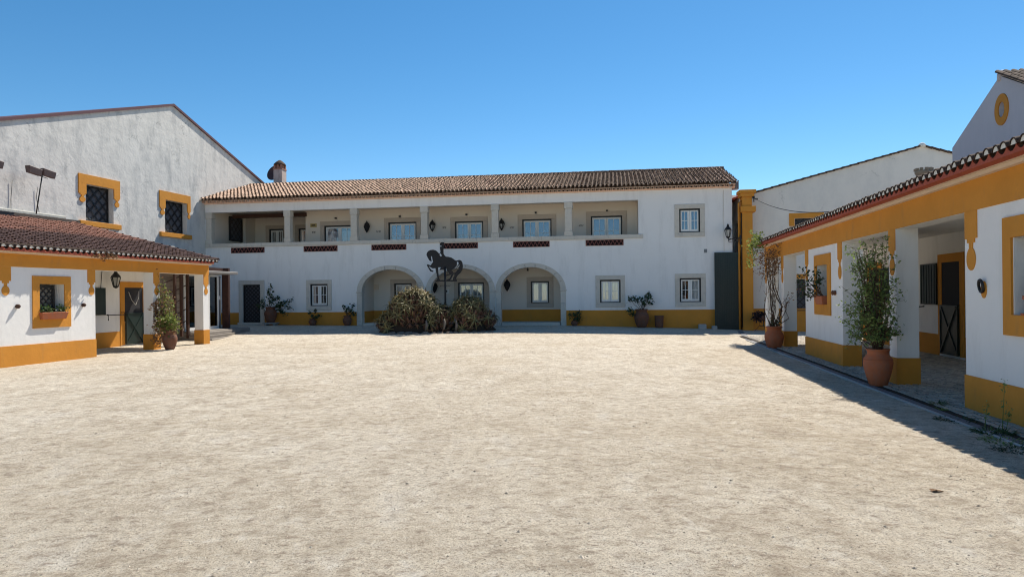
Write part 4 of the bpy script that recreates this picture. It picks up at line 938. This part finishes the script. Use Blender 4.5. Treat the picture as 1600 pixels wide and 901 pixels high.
sm.build('stems', 'stem', t); fm = MB(); foliage(fm, pts, 620, .05, .05, 0, 0, 1.8); foliage(fm, [(x, -.1, z) for x in (-.22, -.1, .06, .18) for z in (.78, .9, 1.05)], 650, .055, .09, 0, 0, 2.2); fm.build('foliage', 'leaf_yellow', t)['kind'] = 'stuff'
fm = MB(); foliage(fm, [(lwl(-3.0, -.1, z)) for z in np.linspace(.2, 1.5, 8)], 380, .05, .09, 0, 0, 3); foliage(fm, [(.1, -.1, .75), (-.1, -.15, .8), (-.25, 0, .9)], 200, .06, .14, 0, 0, 2); foliage(fm, pts, 260, .05, .07, 0, 0, 2); fm.build('dry_foliage', 'leaf_brown', t)['kind'] = 'stuff'

# ------------------------------------------------------------------ tall hall on the left
hall = thing('tall_white_hall', 'tall weathered white gabled hall behind the left stable wing', 'building', GO, LA)
hw = [(-16, -.6), (7.0, -.6), (7.0, 8.40), (-2.52, 11.50), (-16, 7.1)]
MB().plate([hw, rect(-8.10, -6.54, 5.08, 6.66), rect(-3.18, -1.52, 5.0, 6.64)], 0, .35).build('wall', 'white_old', hall)
for x0, x1, ox0, ox1, z0, z1, in ((-8.50, -6.19, -8.10, -6.54, 5.06, 6.66), (-3.60, -1.27, -3.18, -1.52, 5.0, 6.64)):
    o = MB().plate([rect(x0, x1, z1, 7.06)], -.05, 0).build('window', 'ochre', hall)
    for a, b in ((x0, ox0), (ox1, x1)):
        st_, ov = drop_trim(a, b, z1 - .002, 6.22, 5.85); MB().plate([st_], -.05, 0).build('trim_stem', 'ochre', o); MB().plate([ov], -.05, 0).build('trim_drop', 'ochre', o)
    box('sill', 'ochre', o, x0, x1, -.12, .02, z0 - .22, z0, bevel=.01)
    gm = MB(); gx1 = ox1 - .28
    for a in ((ox0, ox0 + .06, z0, z1), (ox1 - .06, ox1, z0, z1), (ox0 + .06, ox1 - .06, z1 - .07, z1), (ox0 + .06, ox1 - .06, z0, z0 + .06)): gm.box(a[0], a[1], .26, .30, a[2], a[3])
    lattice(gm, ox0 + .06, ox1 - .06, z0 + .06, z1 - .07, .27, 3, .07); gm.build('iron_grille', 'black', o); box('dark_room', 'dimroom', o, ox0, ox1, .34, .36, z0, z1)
    cm_ = MB(); cm_.bar((ox0 + .1, .33, z0 + .3), (ox0 + .5, .33, z0 + .75), .03).bar((ox0 + .1, .33, z0 + .75), (ox0 + .4, .33, z0 + .1), .03).box(ox0 + .05, ox0 + .7, .31, .335, z0 + .1, z0 + .2); cm_.build('room_clutter', 'grey', o)
rm = MB()
slab(rm, 0, .0, 0, 0, 0, 0, 0) if False else None
for (xa, za), (xb, zb) in (((-2.52, 11.5), (7.2, 8.33)), ((-16.3, 7.0), (-2.52, 11.5))):
    vs = [(xa, -.08, za), (xb, -.08, zb), (xb, 14, zb), (xa, 14, za)]; vs += [(p[0], p[1], p[2] + .12) for p in vs]
    rm.add(vs, [(3, 2, 1, 0), (4, 5, 6, 7), (0, 1, 5, 4), (1, 2, 6, 5), (2, 3, 7, 6), (3, 0, 4, 7)])
rm.build('roof', mat('dark_red_roof_sheet', (.11, .045, .05), .6, .4, vary=.1), hall)
box('side_wall', 'white_old', hall, 6.8, 6.98, .35, 14, -.5, 8.35)
# floodlights on a leaning pole, second one cropped by the frame edge
def floodlights(loc, rot, label):
    t = thing('floodlight_pole', label, 'floodlight', loc, rot, 'twin floodlights on the left roof')
    MB().tube([(0, 0, 0), (.28, 0, 1.52)], .022, 8).build('pole', 'black', t)
    for dx in (-.12, .5):
        h = MB(); h.add([(dx - .26, -.12, 1.5), (dx + .26, -.12, 1.44), (dx + .26, .06, 1.46), (dx - .26, .06, 1.52), (dx - .29, -.16, 1.78), (dx + .29, -.16, 1.70), (dx + .29, .08, 1.70), (dx - .29, .08, 1.78)], [(3, 2, 1, 0), (0, 1, 5, 4), (1, 2, 6, 5), (2, 3, 7, 6), (3, 0, 4, 7), (4, 5, 6, 7)]); h.build('lamp_head', 'flood', t, .02)
    MB().tube([(-.1, -.03, 1.5), (.1, -.03, 1.47), (.5, -.03, 1.42)], .012, 5).build('bracket', 'black', t)
    return t
lf = floodlights(W(GO, LA, -11.45, -.95, 4.95), LA, 'twin brown floodlights on a leaning pole above the left wing roof')
for p in ([(-.15, .9, 1.3), (-.2, .92, .6), (-.22, .9, -.2)], [(.95, .9, 1.2), (.9, .92, .8), (1.0, .9, .2), (1.05, .9, -.1)]):
    MB().tube(p, .010, 5).build('cable', 'black', lf)
lf2 = copy_tree(lf); lf2.location = W(GO, LA, -13.65, -.95, 4.95); lf2['label'] = 'twin floodlights cut off by the left edge of the view'
# ------------------------------------------------------------------ glass entrance between wing and house
ge = thing('glass_entrance', 'rusty steel and glass entrance box with a flat canopy beside the left wing', 'entrance', LO, LA)
g_ = MB(); 
for a, b in ((2.15, 2.21), (3.0, 3.08), (3.80, 3.88), (4.44, 4.54)): g_.box(a, b, 2.68, 2.74, .30, 2.72)
g_.box(2.15, 4.54, 2.68, 2.74, .25, .40).box(2.15, 4.54, 2.68, 2.74, 2.66, 2.74); g_.build('white_frame', 'joinery', ge)
for a, b in ((2.21, 3.0), (3.08, 3.80), (3.88, 4.44)): box('glass_panel', 'glass_dark', ge, a, b, 2.70, 2.712, .40, 2.66)
box('dark_interior', 'interior', ge, 1.9, 6.2, 5.6, 5.7, .2, 3.0); box('inner_side', 'roomwall', ge, 1.9, 2.0, 3.3, 5.6, .2, 3.0); box('inner_floor', 'deck', ge, 1.9, 6.2, 2.76, 5.6, .18, .26)
box('rusty_column', 'rust', ge, 4.78, 4.90, 2.34, 2.68, .0, 3.08); box('blue_post', 'grey', ge, 4.55, 4.78, 2.74, 2.80, .2, 2.7); box('rusty_fascia', 'rust', ge, .9, 4.90, 2.60, 2.75, 2.78, 3.08)
box('intercom', 'whitem', ge, 4.60, 4.67, 2.70, 2.735, 1.6, 1.78)
box('canopy', 'canopy', ge, 1.2, 4.2, 1.45, 2.60, 2.74, 2.86, bevel=.02); box('ceiling', 'beam', ge, .9, 4.9, 2.76, 5.6, 2.9, 3.0)
for k, x in enumerate((.72, 1.12, 1.52)): box('timber_post', 'beam', ge, x, x + .09, 2.05, 2.15, .0 if k == 2 else .1, 2.84)
db = MB()
for k in range(5): z = .35 + k * .5; db.bar((.4, 2.19, z), (1.7, 2.19, z + .42), .03, .03)
db.build('diagonal_rods', 'rust', ge)
for k in range(14): box('plank', 'wood', ge, .25, 2.1, 2.80, 2.85, .20 + k * .185, .20 + k * .185 + .175)
box('post_rail', 'beam', ge, .2, 2.1, 2.06, 2.16, 2.72, 2.84)
dk = thing('wooden_deck', 'low grey wooden deck and steps in front of the glass entrance', 'deck', LO, LA)
def deckpoly(z0, z1, front0, front1, x0, x1, name):
    mb = MB(); vs = [(x0, front0, z0), (x1, front1, z0), (x1, 3.4, z0), (x0, 3.4, z0)]; vs += [(p[0], p[1], z1) for p in vs]
    mb.add(vs, [(3, 2, 1, 0), (4, 5, 6, 7), (0, 1, 5, 4), (1, 2, 6, 5), (2, 3, 7, 6), (3, 0, 4, 7)]); return mb.build(name, 'deck', dk, .01)
for k in range(3): deckpoly(-.15 + k * .13, -.15 + (k + 1) * .13 - .006, .95 + k * .30 if k else .95, 1.75 + k * .1, 1.55 if k < 2 else 1.6, 5.9 - k * .0, 'step_tier')
for k in range(12): y = 2.2 + 0.1 * k
for k in range(10): box('deck_board', 'deck', dk, 1.65, 5.85, 2.02 + k * .135, 2.02 + k * .135 + .128, .236, .262)

# ------------------------------------------------------------------ right stable wing (inside is local -y)
rw = thing('right_stable_wing', 'low white and ochre stable wing with open porch on the right of the yard', 'building', RO, RA)
RE, RC = 2.84, 3.28; RX0 = -16.5; RX1 = 5.62
out = [(RX0, -.5), (-15.3, -.5), (-15.3, RE), (-12.5, RE), (-12.5, -.5), (-9.13, -.5), (-9.13, RE), (-6.52, RE), (-6.52, -.5), (-6.16, -.5), (-6.16, RE), (-3.33, RE), (-3.33, -.5), (0, -.5), (0, RE), (2.64, RE), (2.64, -.5), (3.0, -.5), (3.0, RE), (5.22, RE), (5.22, -.5), (RX1, -.5), (RX1, RC + .1), (RX0, RC + .1)]
MB().plate([out, rect(-2.16, -1.18, 1.36, 2.38), rect(-11.4, -10.42, 1.36, 2.44)], -TH, 0).build('wall', 'white', rw, .006)
for a, b in ((-12.5, -9.13), (-6.52, -6.16), (-3.33, 0), (2.64, 3.0), (5.22, 5.62)): box('plinth', 'ochre', rw, a - .016, b + .016, -TH - .016, .018, -.5, .45)
MB().plate([rect(RX0, RX1 + .004, RE, RC)], 0, .014).build('painted_band', 'ochre', rw)
for x0, x1 in ((5.24, 5.6), (2.66, 2.98), (-.34, -.02), (-3.31, -2.99), (-6.50, -6.18), (-9.50, -9.15), (-12.48, -12.14)):
    st_, ov = drop_trim(x0, x1, RE - .002, 2.44, 1.98); MB().plate([st_], 0, .014).build('painted_drop_stem', 'ochre', rw); MB().plate([ov], 0, .014).build('painted_drop', 'ochre', rw)
wins = []
for x0, x1 in ((-2.43, -.99), (-11.66, -10.20)):
    o = MB().plate([rect(x0, x1, 1.10, 2.64), rect(x0 + .26, x1 - .2, 1.37, 2.37)], 0, .03).build('window', 'ochre', rw); wins.append(o)
    gm = MB(); a, b = x0 + .28, x1 - .2
    for q in ((a, a + .05, 1.37, 2.37), (b - .05, b, 1.37, 2.37), (a, b, 2.32, 2.37), (a, b, 1.37, 1.42)): gm.box(q[0], q[1], -.30, -.26, q[2], q[3])
    lattice(gm, a + .05, b - .05, 1.42, 2.32, -.28, 3, .03); gm.build('iron_grille', 'black', o); box('dark_room', 'interior', o, x0 + .2, x1 - .15, -.40, -.37, 1.3, 2.45)
box('cornice', 'cream', rw, RX0, RX1 + .05, .0, .10, RC, RC + .05); box('cornice_top', 'cream', rw, RX0, RX1 + .08, -.02, .16, RC + .051, RC + .10)
scalloped(RX0, RX1 + .1, RC + .055, RC + .165, .16, .33, .075).build('red_eave_band', 'redband', rw); box('eave_bed', 'redband', rw, RX0, RX1 + .05, -.2, .16, RC + .102, RC + .13)
RRZ0, RRZ1 = 3.38, 4.75
rf = slab(MB(), RX0, RX1 + .2, .10, RRZ0 + .09, -5.9, RRZ1 + .03, .06).build('roof', 'tile_dark', rw)
def mirrored(mb): mb.v = [(p[0], -p[1], p[2]) for p in mb.v]; mb.f = [f[::-1] for f in mb.f]; return mb
o = mirrored(tiled_roof(RX0, RX1 + .2, -.34, RRZ0, 5.9, RRZ1, .34, skip_first=True)).build('roof_tiles', ['tile_red', 'tile_dark', 'tile_dark'], rf); o['kind'] = 'stuff'
eave_row(rw, RX0, RX1 + .2, .37, RRZ0 + .045, -1, rf)
# end verge: row of tiles and red soffit seen past the vine
vm = MB()
for k in range(16):
    y0 = .36 - k * .36; z0 = RRZ0 + .06 + k * .36 * .222; v, f, n = tile_profile(RX1 + .2, y0, z0, y0 - .4, z0 + .05, .09, .075, 1, 5); vm.add(v, [q[::-1] for q in f], 0, random.random())
vm.build('verge_tiles', 'tile_red', rf); box('verge_board', 'redband', rw, RX1 + .05, RX1 + .22, -5.5, .3, RC + .1, RC + .17)
# crown-like vent pot on the roof
vp = MB(); CX_, CY_ = -2.7, -2.0
vp.lathe([(.14, 0), (.12, .45), (.15, .62), (.185, .68), (.185, .73)], (CX_, CY_, 3.78), 16)
for k in range(10): a = 2 * math.pi * k / 10; vp.box(CX_ + .165 * math.cos(a) - .03, CX_ + .165 * math.cos(a) + .03, CY_ + .165 * math.sin(a) - .03, CY_ + .165 * math.sin(a) + .03, 4.51, 4.57)
vp.build('roof_vent', mat('vent_clay', (.30, .25, .18), .9, .2, vary=.2, vscale=8), rf)
# porch inside
PY = -3.3
MB().plate([rect(RX0, RX1, -.5, 3.6)], PY - .15, PY).build('porch_wall', 'white', rw)
for a, b in ((RX0, -1.75), (-.3, 3.75), (5.15, RX1)): box('porch_plinth', 'ochre', rw, a, b, PY - .002, PY + .016, -.4, .52)
box('porch_ceiling', 'white', rw, RX0, RX1, PY, -TH, 3.16, 3.26)
box('porch_cross_wall', 'white', rw, -10.3, -10.15, PY, -TH, -.5, 3.2)
stable_door(rw, -1.50, -.52, PY, .02, 1.31, 2.42, 1, leaf=(-.30, .68)); stable_door(rw, 4.0, 4.95, PY, .02, 1.31, 2.42, 1, leaf=(3.0, 3.75))
box('rear_wall', 'white', rw, RX0, RX1, -5.85, -5.7, -.5, 4.5)
hk = MB().tube([(-2.0, PY + 1.2, 3.18), (-2.0, PY + 1.2, 2.78), (-1.96, PY + 1.2, 2.72), (-2.0, PY + 1.18, 2.70)], .018, 6); hk.build('ceiling_hook', 'black', rw)
rk_ = MB(); rk_.tube([(1.6, PY, 1.22), (1.6, PY + .35, 1.22), (.62, PY + .35, 1.22), (.62, PY, 1.25)], .02, 6); rk_.tube([(.62, PY + .3, 1.35), (.62, PY + .3, .95)], .02, 6); rk_.build('tack_rail', 'black', rw)
br_ = MB()
for k in range(3): br_.tube([(.70 + k * .03, PY + .36, 1.2), (.76, PY + .38, .9 - k * .05), (.66 + k * .05, PY + .38, .5), (.74, PY + .36, .25 + .08 * k), (.78 + k * .02, PY + .38, .6)], .018, 5)
o = br_.build('bridle', 'beam'); o.location = RO; o.rotation_euler = (0, 0, R(RA)); tag(o, 'dark leather bridle hanging from the rail in the right porch', 'bridle')
# horse ring on block two, oval knob on block one
rg = thing('tether_ring', 'black iron tether ring on an ochre oval on the right wing wall', 'tether ring', W(RO, RA, -9.67, .0, 1.73), RA)
MB().plate([circ(0, -.03, .075, .12, 20)], 0, .012).build('ochre_patch', 'ochre', rg)
MB().tube([(.055 * math.cos(a), .045 + .01 * math.sin(a), .02 + .085 * math.sin(a)) for a in np.linspace(0, 2 * math.pi, 20)], .020, 7).build('ring', 'black', rg)
o = MB().lathe([(.05, 0), (.06, .02), (.05, .05), (.06, .08), (.03, .1)], (0, 0, 0), 14).build('tether_knob', 'terra_old', rw); o.location = (-2.80, 0, 1.66); o.rotation_euler = (R(-90), 0, 0)

# planters in the right wing windows
random.seed(14)
t = thing('window_planter', 'terracotta box with leggy geranium in the first right wing window', 'planter', W(RO, RA, -1.72, .0, 1.365), RA)
tm = MB(); tm.add([(-.30, -.16, 0), (.30, -.16, 0), (.30, .10, 0), (-.30, .10, 0), (-.35, -.2, .22), (.35, -.2, .22), (.35, .14, .22), (-.35, .14, .22)], [(3, 2, 1, 0), (0, 1, 5, 4), (1, 2, 6, 5), (2, 3, 7, 6), (3, 0, 4, 7), (4, 5, 6, 7)]); tm.build('trough', 'terra', t, .01)
sm = MB(); pts = []
for tip in ((.55, .25, .55), (.75, .35, .45), (.3, .2, .75), (.2, .1, .85), (.9, .4, .7), (.6, .35, .25), (.45, .3, .3), (-.1, .1, .75), (.05, .15, .6), (.8, .3, .95)):
    b = Vector((random.uniform(-.2, .2), 0, .2)); T = Vector(tip); md = b.lerp(T, .5) + Vector((0, .05, -.03)); sm.tube([b, md, T], [.012, .01, .005], 5)
    for q in (.55, .7, .85, 1): pts.append(b.lerp(T, q))
sm.build('stems', 'stem', t); fm = MB(); foliage(fm, pts, 190, .075, .06, 0, 0, 1); fm.build('foliage', 'leaf_dark', t)['kind'] = 'stuff'
fm = MB(); foliage(fm, [(.55, .28, .45), (.8, .38, .38), (.62, .3, .7)], 40, .05, .04, 0, 0, 1); fm.build('flowers', 'leaf_brown', t)
t = thing('window_pots', 'small terracotta pots with green shoots in the nearest right wing window', 'potted plant', W(RO, RA, -10.78, -.05, 1.37), RA)
MB().lathe([(.14, 0), (.15, .02), (.15, .03)], (0, 0, 0), 18).build('saucer', 'terra', t); MB().lathe([(.085, .03), (.115, .20), (.13, .20), (.13, .25), (.115, .25), (.1, .22)], (0, 0, 0), 20).build('pot', 'terra', t)
fm = MB(); foliage(fm, [(0, 0, .28), (.03, .0, .34), (-.04, 0, .3)], 90, .06, .04, 0, 0, 1.4)
for tip in ((.16, .02, .5), (.12, .0, .62), (-.1, 0, .55)): leaf_strip(fm, (0, 0, .24), tip, .4, .02, .6, 5, .6)
fm.build('foliage', 'leaf', t)['kind'] = 'stuff'

# big bushy pot in front of the middle pillar
random.seed(17)
q = (6.74, 12.60); t = thing('potted_bush', 'large orange terracotta urn with tall feathery green bush by the right wing pillar', 'potted plant', (q[0], q[1], -.05))
BURN = [(.17, 0), (.19, .02), (.25, .18), (.30, .36), (.315, .46), (.30, .54), (.25, .60), (.225, .63), (.225, .69), (.25, .71), (.255, .73), (.235, .735), (.21, .70)]
pot_mesh(t, BURN, .80, .93, 'terra', 36)
MB().lathe([(.305 * .80, .48), (.314 * .80, .49), (.302 * .80, .50)], (0, 0, 0), 36).build('pot_ridge', 'terra', t)
sm = MB(); pts = []; pts2 = []
for k in range(64):
    h = random.uniform(.85, 2.62); sp = (.40 if h < 2.2 else .26); ang = random.uniform(0, 6.28); rr = sp * math.sqrt(random.random())
    T = Vector((rr * math.cos(ang) * 1.1 - .10, rr * math.sin(ang) * .75, h)); b = Vector((random.uniform(-.07, .07), random.uniform(-.07, .07), .68))
    m1 = b.lerp(T, .4) + Vector((random.uniform(-.1, .1), random.uniform(-.1, .1), .08)); path = [b, m1, b.lerp(T, .75) + Vector((0, 0, .05)), T]
    sm.tube(path, [.012, .009, .006, .003], 4)
    for f in np.linspace(.25, 1, 10):
        i = min(2, int(f * 3)); p = path[i].lerp(path[min(3, i + 1)], f * 3 - i); (pts if f < .99 else pts2).append(p)
        if f > .5:
            d2 = Vector((random.uniform(-1, 1), random.uniform(-1, 1), random.uniform(-.1, .6))).normalized() * random.uniform(.1, .26); e = p + d2; sm.tube([p, e], [.004, .002], 3)
            for g2 in (.4, .7, 1): pts2.append(p + d2 * g2)
for tip in ((-.7, -.05, 1.85), (-.75, -.1, 1.25), (-.6, -.1, 1.05), (-.62, 0, 1.55), (.35, -.1, 1.9), (-.42, -.1, 2.25), (-.5, 0, .95)):
    T = Vector(tip); b = Vector((-.2, 0, T.z * .72)); sm.tube([b, b.lerp(T, .5) + Vector((0, 0, .05)), T], [.007, .005, .003], 4)
    for f in np.linspace(.3, 1, 8): pts2.append(b.lerp(T, f))
sm.build('stems', 'stem', t)
fm = MB(); foliage(fm, pts2, 3000, .034, .035, 0, 0, 2.0); foliage(fm, [p for p in pts if p.z < 1.9], 900, .034, .06, 0, 0, 2.0); fm.build('foliage', 'leaf_olive', t)['kind'] = 'stuff'
# vine pot at the far corner
random.seed(18)
q = (8.22, 21.45); t = thing('potted_vine', 'terracotta urn with a bare-stemmed vine climbing to the far corner of the right wing', 'potted plant', (q[0], q[1], -.12)); pot_mesh(t, URN, .88, 1.06, 'terra')
def rwl(x, y, z): return Vector(W(RO, RA, x, y, z)) - t.location
sm = MB(); pts = []; top_pts = []
for k in range(16):
    b = Vector((random.uniform(-.12, .12), random.uniform(-.12, .12), .75)); T = rwl(3.9 + random.uniform(-1.0, .6), random.uniform(.05, .3), random.uniform(2.5, 3.1))
    if k > 10: T = b + Vector((random.uniform(-.5, .5), random.uniform(-.1, .1), random.uniform(.4, 1.1)))
    path = [b, b.lerp(T, .25) + Vector((random.uniform(-.25, .25), random.uniform(-.08, .08), 0)), b.lerp(T, .5) + Vector((random.uniform(-.14, .14), 0, 0)), b.lerp(T, .78) + Vector((random.uniform(-.12, .12), 0, 0)), T]
    sm.tube(path, [.016, .013, .011, .008, .005], 5)
    for f in np.linspace(.45, 1, 9):
        i = min(3, int(f * 4)); pts.append(path[i].lerp(path[min(4, i + 1)], f * 4 - i))
    if k <= 10: top_pts += [T + Vector((random.uniform(-.3, .25), random.uniform(-.1, .1), random.uniform(-.5, .3))) for _ in range(5)]
for k in range(26):
    a = rwl(random.uniform(3.2, 5.0), random.uniform(.03, .3), random.uniform(1.5, 3.0)); sm.tube([a, a + Vector((random.uniform(-.2, .2), random.uniform(-.1, .1), -random.uniform(.3, .7)))], [.006, .003], 3)
sm.build('stems', 'stem', t)
fm = MB(); foliage(fm, top_pts, 700, .055, .09, 0, 0, 1.3); foliage(fm, pts, 200, .045, .05, 0, 0, 1.3); fm.build('dry_foliage', 'leaf_brown', t)['kind'] = 'stuff'
fm = MB(); foliage(fm, [rwl(x, y, z) for x, y, z in ((5.4, .4, 3.35), (5.0, .4, 3.5), (4.6, .42, 3.55), (5.7, .4, 3.1), (5.8, .45, 2.75), (5.2, .4, 3.7), (4.4, .4, 3.3), (5.6, .5, 3.4))], 420, .08, .10, 0, 0, 1.2); fm.build('green_foliage', 'leaf_yellow', t)['kind'] = 'stuff'
fm = MB(); foliage(fm, [(.0, 0, .84), (-.12, 0, .82), (.12, 0, .82)], 70, .05, .06, 0, 0, 1.2); fm.build('low_foliage', 'leaf_dark', t)['kind'] = 'stuff'
# dark plant pot behind the corner; its sun highlight is modelled in white
o = thing('hanging_basket', 'dark hanging pot with its sun highlight added as a white cap behind the far corner of the right wing', 'plant pot', W(RO, RA, 5.75, -.25, .95), RA)
MB().lathe([(.05, -.22), (.16, -.12), (.19, 0), (.15, .1)], (0, 0, 0), 14).build('pot', 'leaf_purple', o); MB().lathe([(.12, .1), (.13, .2), (.08, .26), (.02, .28)], (0, 0, 0), 14).build('sun_highlight', 'whitem', o)

# ------------------------------------------------------------------ cobbled walk, channel, kerb
walk = bpy.data.objects.new('cobbled_walk', None); COL.objects.link(walk); walk.location = RO; walk.rotation_euler = (0, 0, R(RA)); walk['kind'] = 'structure'
WZ = -.035
box('bedding', 'bed', walk, RX0, RX1 + 2.6, PY, .50, -.3, WZ - .012)
cob = []
P0 = .118
nxc = int((RX1 + 2.5 - RX0) / P0); ny = int((.46 - PY) / P0)
random.seed(3)
def cobmesh(seed):
    random.seed(seed); a = .047; pts = [(-a, -a), (a, -a), (a, a), (-a, a)]; pts = [(x + random.uniform(-.006, .006), y + random.uniform(-.006, .006)) for x, y in pts]
    lo = [(x, y, -.03) for x, y in pts]; mi_ = [(x * .97, y * .97, .002) for x, y in pts]; hi = [(x * .72, y * .72, .009) for x, y in pts]
    mb = MB(); mb.add(lo + mi_ + hi, [(k, (k + 1) % 4, 4 + (k + 1) % 4, 4 + k) for k in range(4)] + [(4 + k, 4 + (k + 1) % 4, 8 + (k + 1) % 4, 8 + k) for k in range(4)] + [(8, 9, 10, 11)]); return mb
CMB = [cobmesh(40 + i) for i in range(6)]; CME = [c.mesh('cobble', ['cobble']) for c in CMB]
random.seed(4)
cells = [(RX0 + (i + .5) * P0, PY + (j + .5) * P0) for i in range(nxc) for j in range(ny)]
# 300 cobbles that show largest: on the open strip nearest the camera's view
vis = sorted([c for c in cells if c[1] > .02 and c[0] > -11.3], key=lambda c: c[0])[:290]
vset = set(vis); stuff = MB()
for (x, y) in cells:
    if y < -TH - .1 and x < -10: continue
    k = random.randrange(6); z = WZ - .006 + random.uniform(-.004, .004); dx, dy = random.uniform(-.005, .005), random.uniform(-.004, .004)
    if (x, y) in vset:
        o = bpy.data.objects.new('cobble', CME[k]); COL.objects.link(o); o.parent = walk; o.location = (x + dx, y + dy, z)
    else:
        b = CMB[k]; stuff.add([(p[0] + x + dx, p[1] + y + dy, p[2] + z) for p in b.v], b.f, 0, random.random())
stuff.build('cobbles', 'cobble', walk)['kind'] = 'stuff'
for k in range(22):
    a = RX0 + k * 1.0; box('channel_stone', 'channel', walk, a + .004, a + .996, .475, .60, -.2, WZ - .004, bevel=.006); box('kerb_stone', 'kerb', walk, a + .504 - .5, a + .996, .602, .655, -.2, WZ - .001, bevel=.006)
# channel turning away to the gate on the far side
o = MB().bar(Vector(W(RO, RA, 5.6, .55, -.085)), Vector((10.5, 31.5, -.115)), .22, .06).build('drain_channel', 'channel'); o['kind'] = 'structure'
# weeds along the kerb
random.seed(23)
def weed(loc, n, h, spread, m, label):
    mb = MB()
    for _ in range(n):
        a = random.uniform(0, 6.28); r = spread * math.sqrt(random.random()); b = Vector((r * math.cos(a) * 1.0, r * math.sin(a), 0)); el = random.uniform(.1, 1.3)
        leaf_strip(mb, b, (math.cos(a) * math.cos(el), math.sin(a) * math.cos(el), math.sin(el)), h * random.uniform(.3, 1), .016, 1.6, 4, random.random())
    o = mb.build('weed_tuft', m); o.location = (loc[0], loc[1], ground_z(*loc) + .005); tag(o, label, 'weeds', kind='stuff')
def gp(x, y): return (x, y)
weed((6.52, 10.45), 120, .16, .10, 'leaf', 'green weed tuft by the kerb below the middle opening')
weed((6.25, 9.95), 40, .12, .05, 'leaf_olive', 'tiny sprig of weed on the gravel by the kerb')
weed((5.98, 9.2), 220, .07, .28, 'leaf_dark', 'low spreading dark weed mat on the gravel by the kerb')
weed((5.86, 8.35), 260, .14, .22, 'leaf', 'weed clump with tall stalk by the nearest plinth')
weed((5.62, 7.85), 200, .07, .24, 'leaf_olive', 'low weed mat nearest the right edge')
weed((5.45, 7.4), 200, .06, .25, 'leaf_dark', 'low weed mat cut by the right edge of the view')
weed((8.35, 17.9), 160, .07, .35, 'leaf_dark', 'dark scraps of leaf on the kerb under the first window')
mb = MB(); pts = []
for dx, hh in ((0, .62), (-.22, .34), (.05, .25)):
    mb.tube([(dx, 0, 0), (dx + .02, 0, hh * .6), (dx + .04, 0, hh)], [.006, .004, .002], 4); pts += [Vector((dx + .03, 0, z)) for z in np.linspace(hh * .5, hh, 6)]
foliage(mb, pts, 110, .022, .02, 0, 0, 1.4); o = mb.build('weed_stalk', 'leaf_olive'); o.location = (6.05, 8.45, -.05); tag(o, 'tall thin weed stalk before the nearest ochre plinth', 'weeds', kind='stuff')
# dead leaf on the gravel and scattered pebbles
mb = MB(); leaf_strip(mb, (-.06, 0, .01), (1, .1, .2), .14, .075, .6, 5, .3); leaf_strip(mb, (-.05, .01, .012), (.8, .4, .3), .1, .06, .9, 4, .2)
o = mb.build('dead_leaf', 'leaf_brown'); o.location = (3.63, 5.85, ground_z(3.63, 5.85) + mn.noise(Vector((3.63 * .35, 5.85 * .35, 0))) * .02 + mn.noise(Vector((3.63 * 1.3, 5.85 * 1.3, 3))) * .008 + .004); o.scale = (.9, .9, .55); tag(o, 'curled brown dead leaf lying on the pale gravel', 'leaf')
random.seed(77)
pe = MB()
for k in range(5200):
    y = 2.2 + 14 * random.random() ** 1.5; x = random.uniform(-1, 1) * min(.82 * y, 5.5 + .1 * y); s = random.uniform(.004, .011) * (1 if random.random() < .93 else 1.8)
    a = random.uniform(0, 3.14); c, s_ = math.cos(a), math.sin(a); z = ground_z(x, y) + mn.noise(Vector((x * .35, y * .35, 0))) * .02 + mn.noise(Vector((x * 1.3, y * 1.3, 3))) * .008
    pts_ = [(1.3, 0, 0), (0, .9, 0), (-1.2, .1, 0), (0, -1, 0), (.1, 0, .8)]
    pe.add([(x + (c * px - s_ * py) * s, y + (s_ * px + c * py) * s, z + pz * s - .001) for px, py, pz in pts_], [(0, 1, 4), (1, 2, 4), (2, 3, 4), (3, 0, 4)], 0, random.random())
o = pe.build('pebbles', mat('pebble', (.46, .40, .32), .9, .2, tone=.5)); tag(o, 'small loose pebbles scattered over the gravel yard', 'pebbles', kind='stuff')
# satellite dish
sd = thing('satellite_dish', 'brown round satellite dish seen edge-on from behind beside the chimney', 'satellite dish', W(MO, MA, -15.58, 6.6, 8.28), MA)
dm = MB(); dm.lathe([(.01, -.12), (.3, -.08), (.62, .06), (.66, .10), (.60, .07), (.3, -.06), (.01, -.1)], (0, 0, 0), 28); o = dm.build('dish', 'dishm', sd); o.location = (0, 0, 1.35); o.rotation_euler = (R(68), 0, R(-12)); o.scale = (.84, .84, .84)
MB().tube([(0, .1, -.6), (0, .1, 1.3)], .03, 8).build('mast', 'black', sd); MB().tube([(.1, -.05, 1.3), (.35, -.1, 1.1), (.4, -.1, 1.05)], .02, 6).build('arm', 'black', sd)
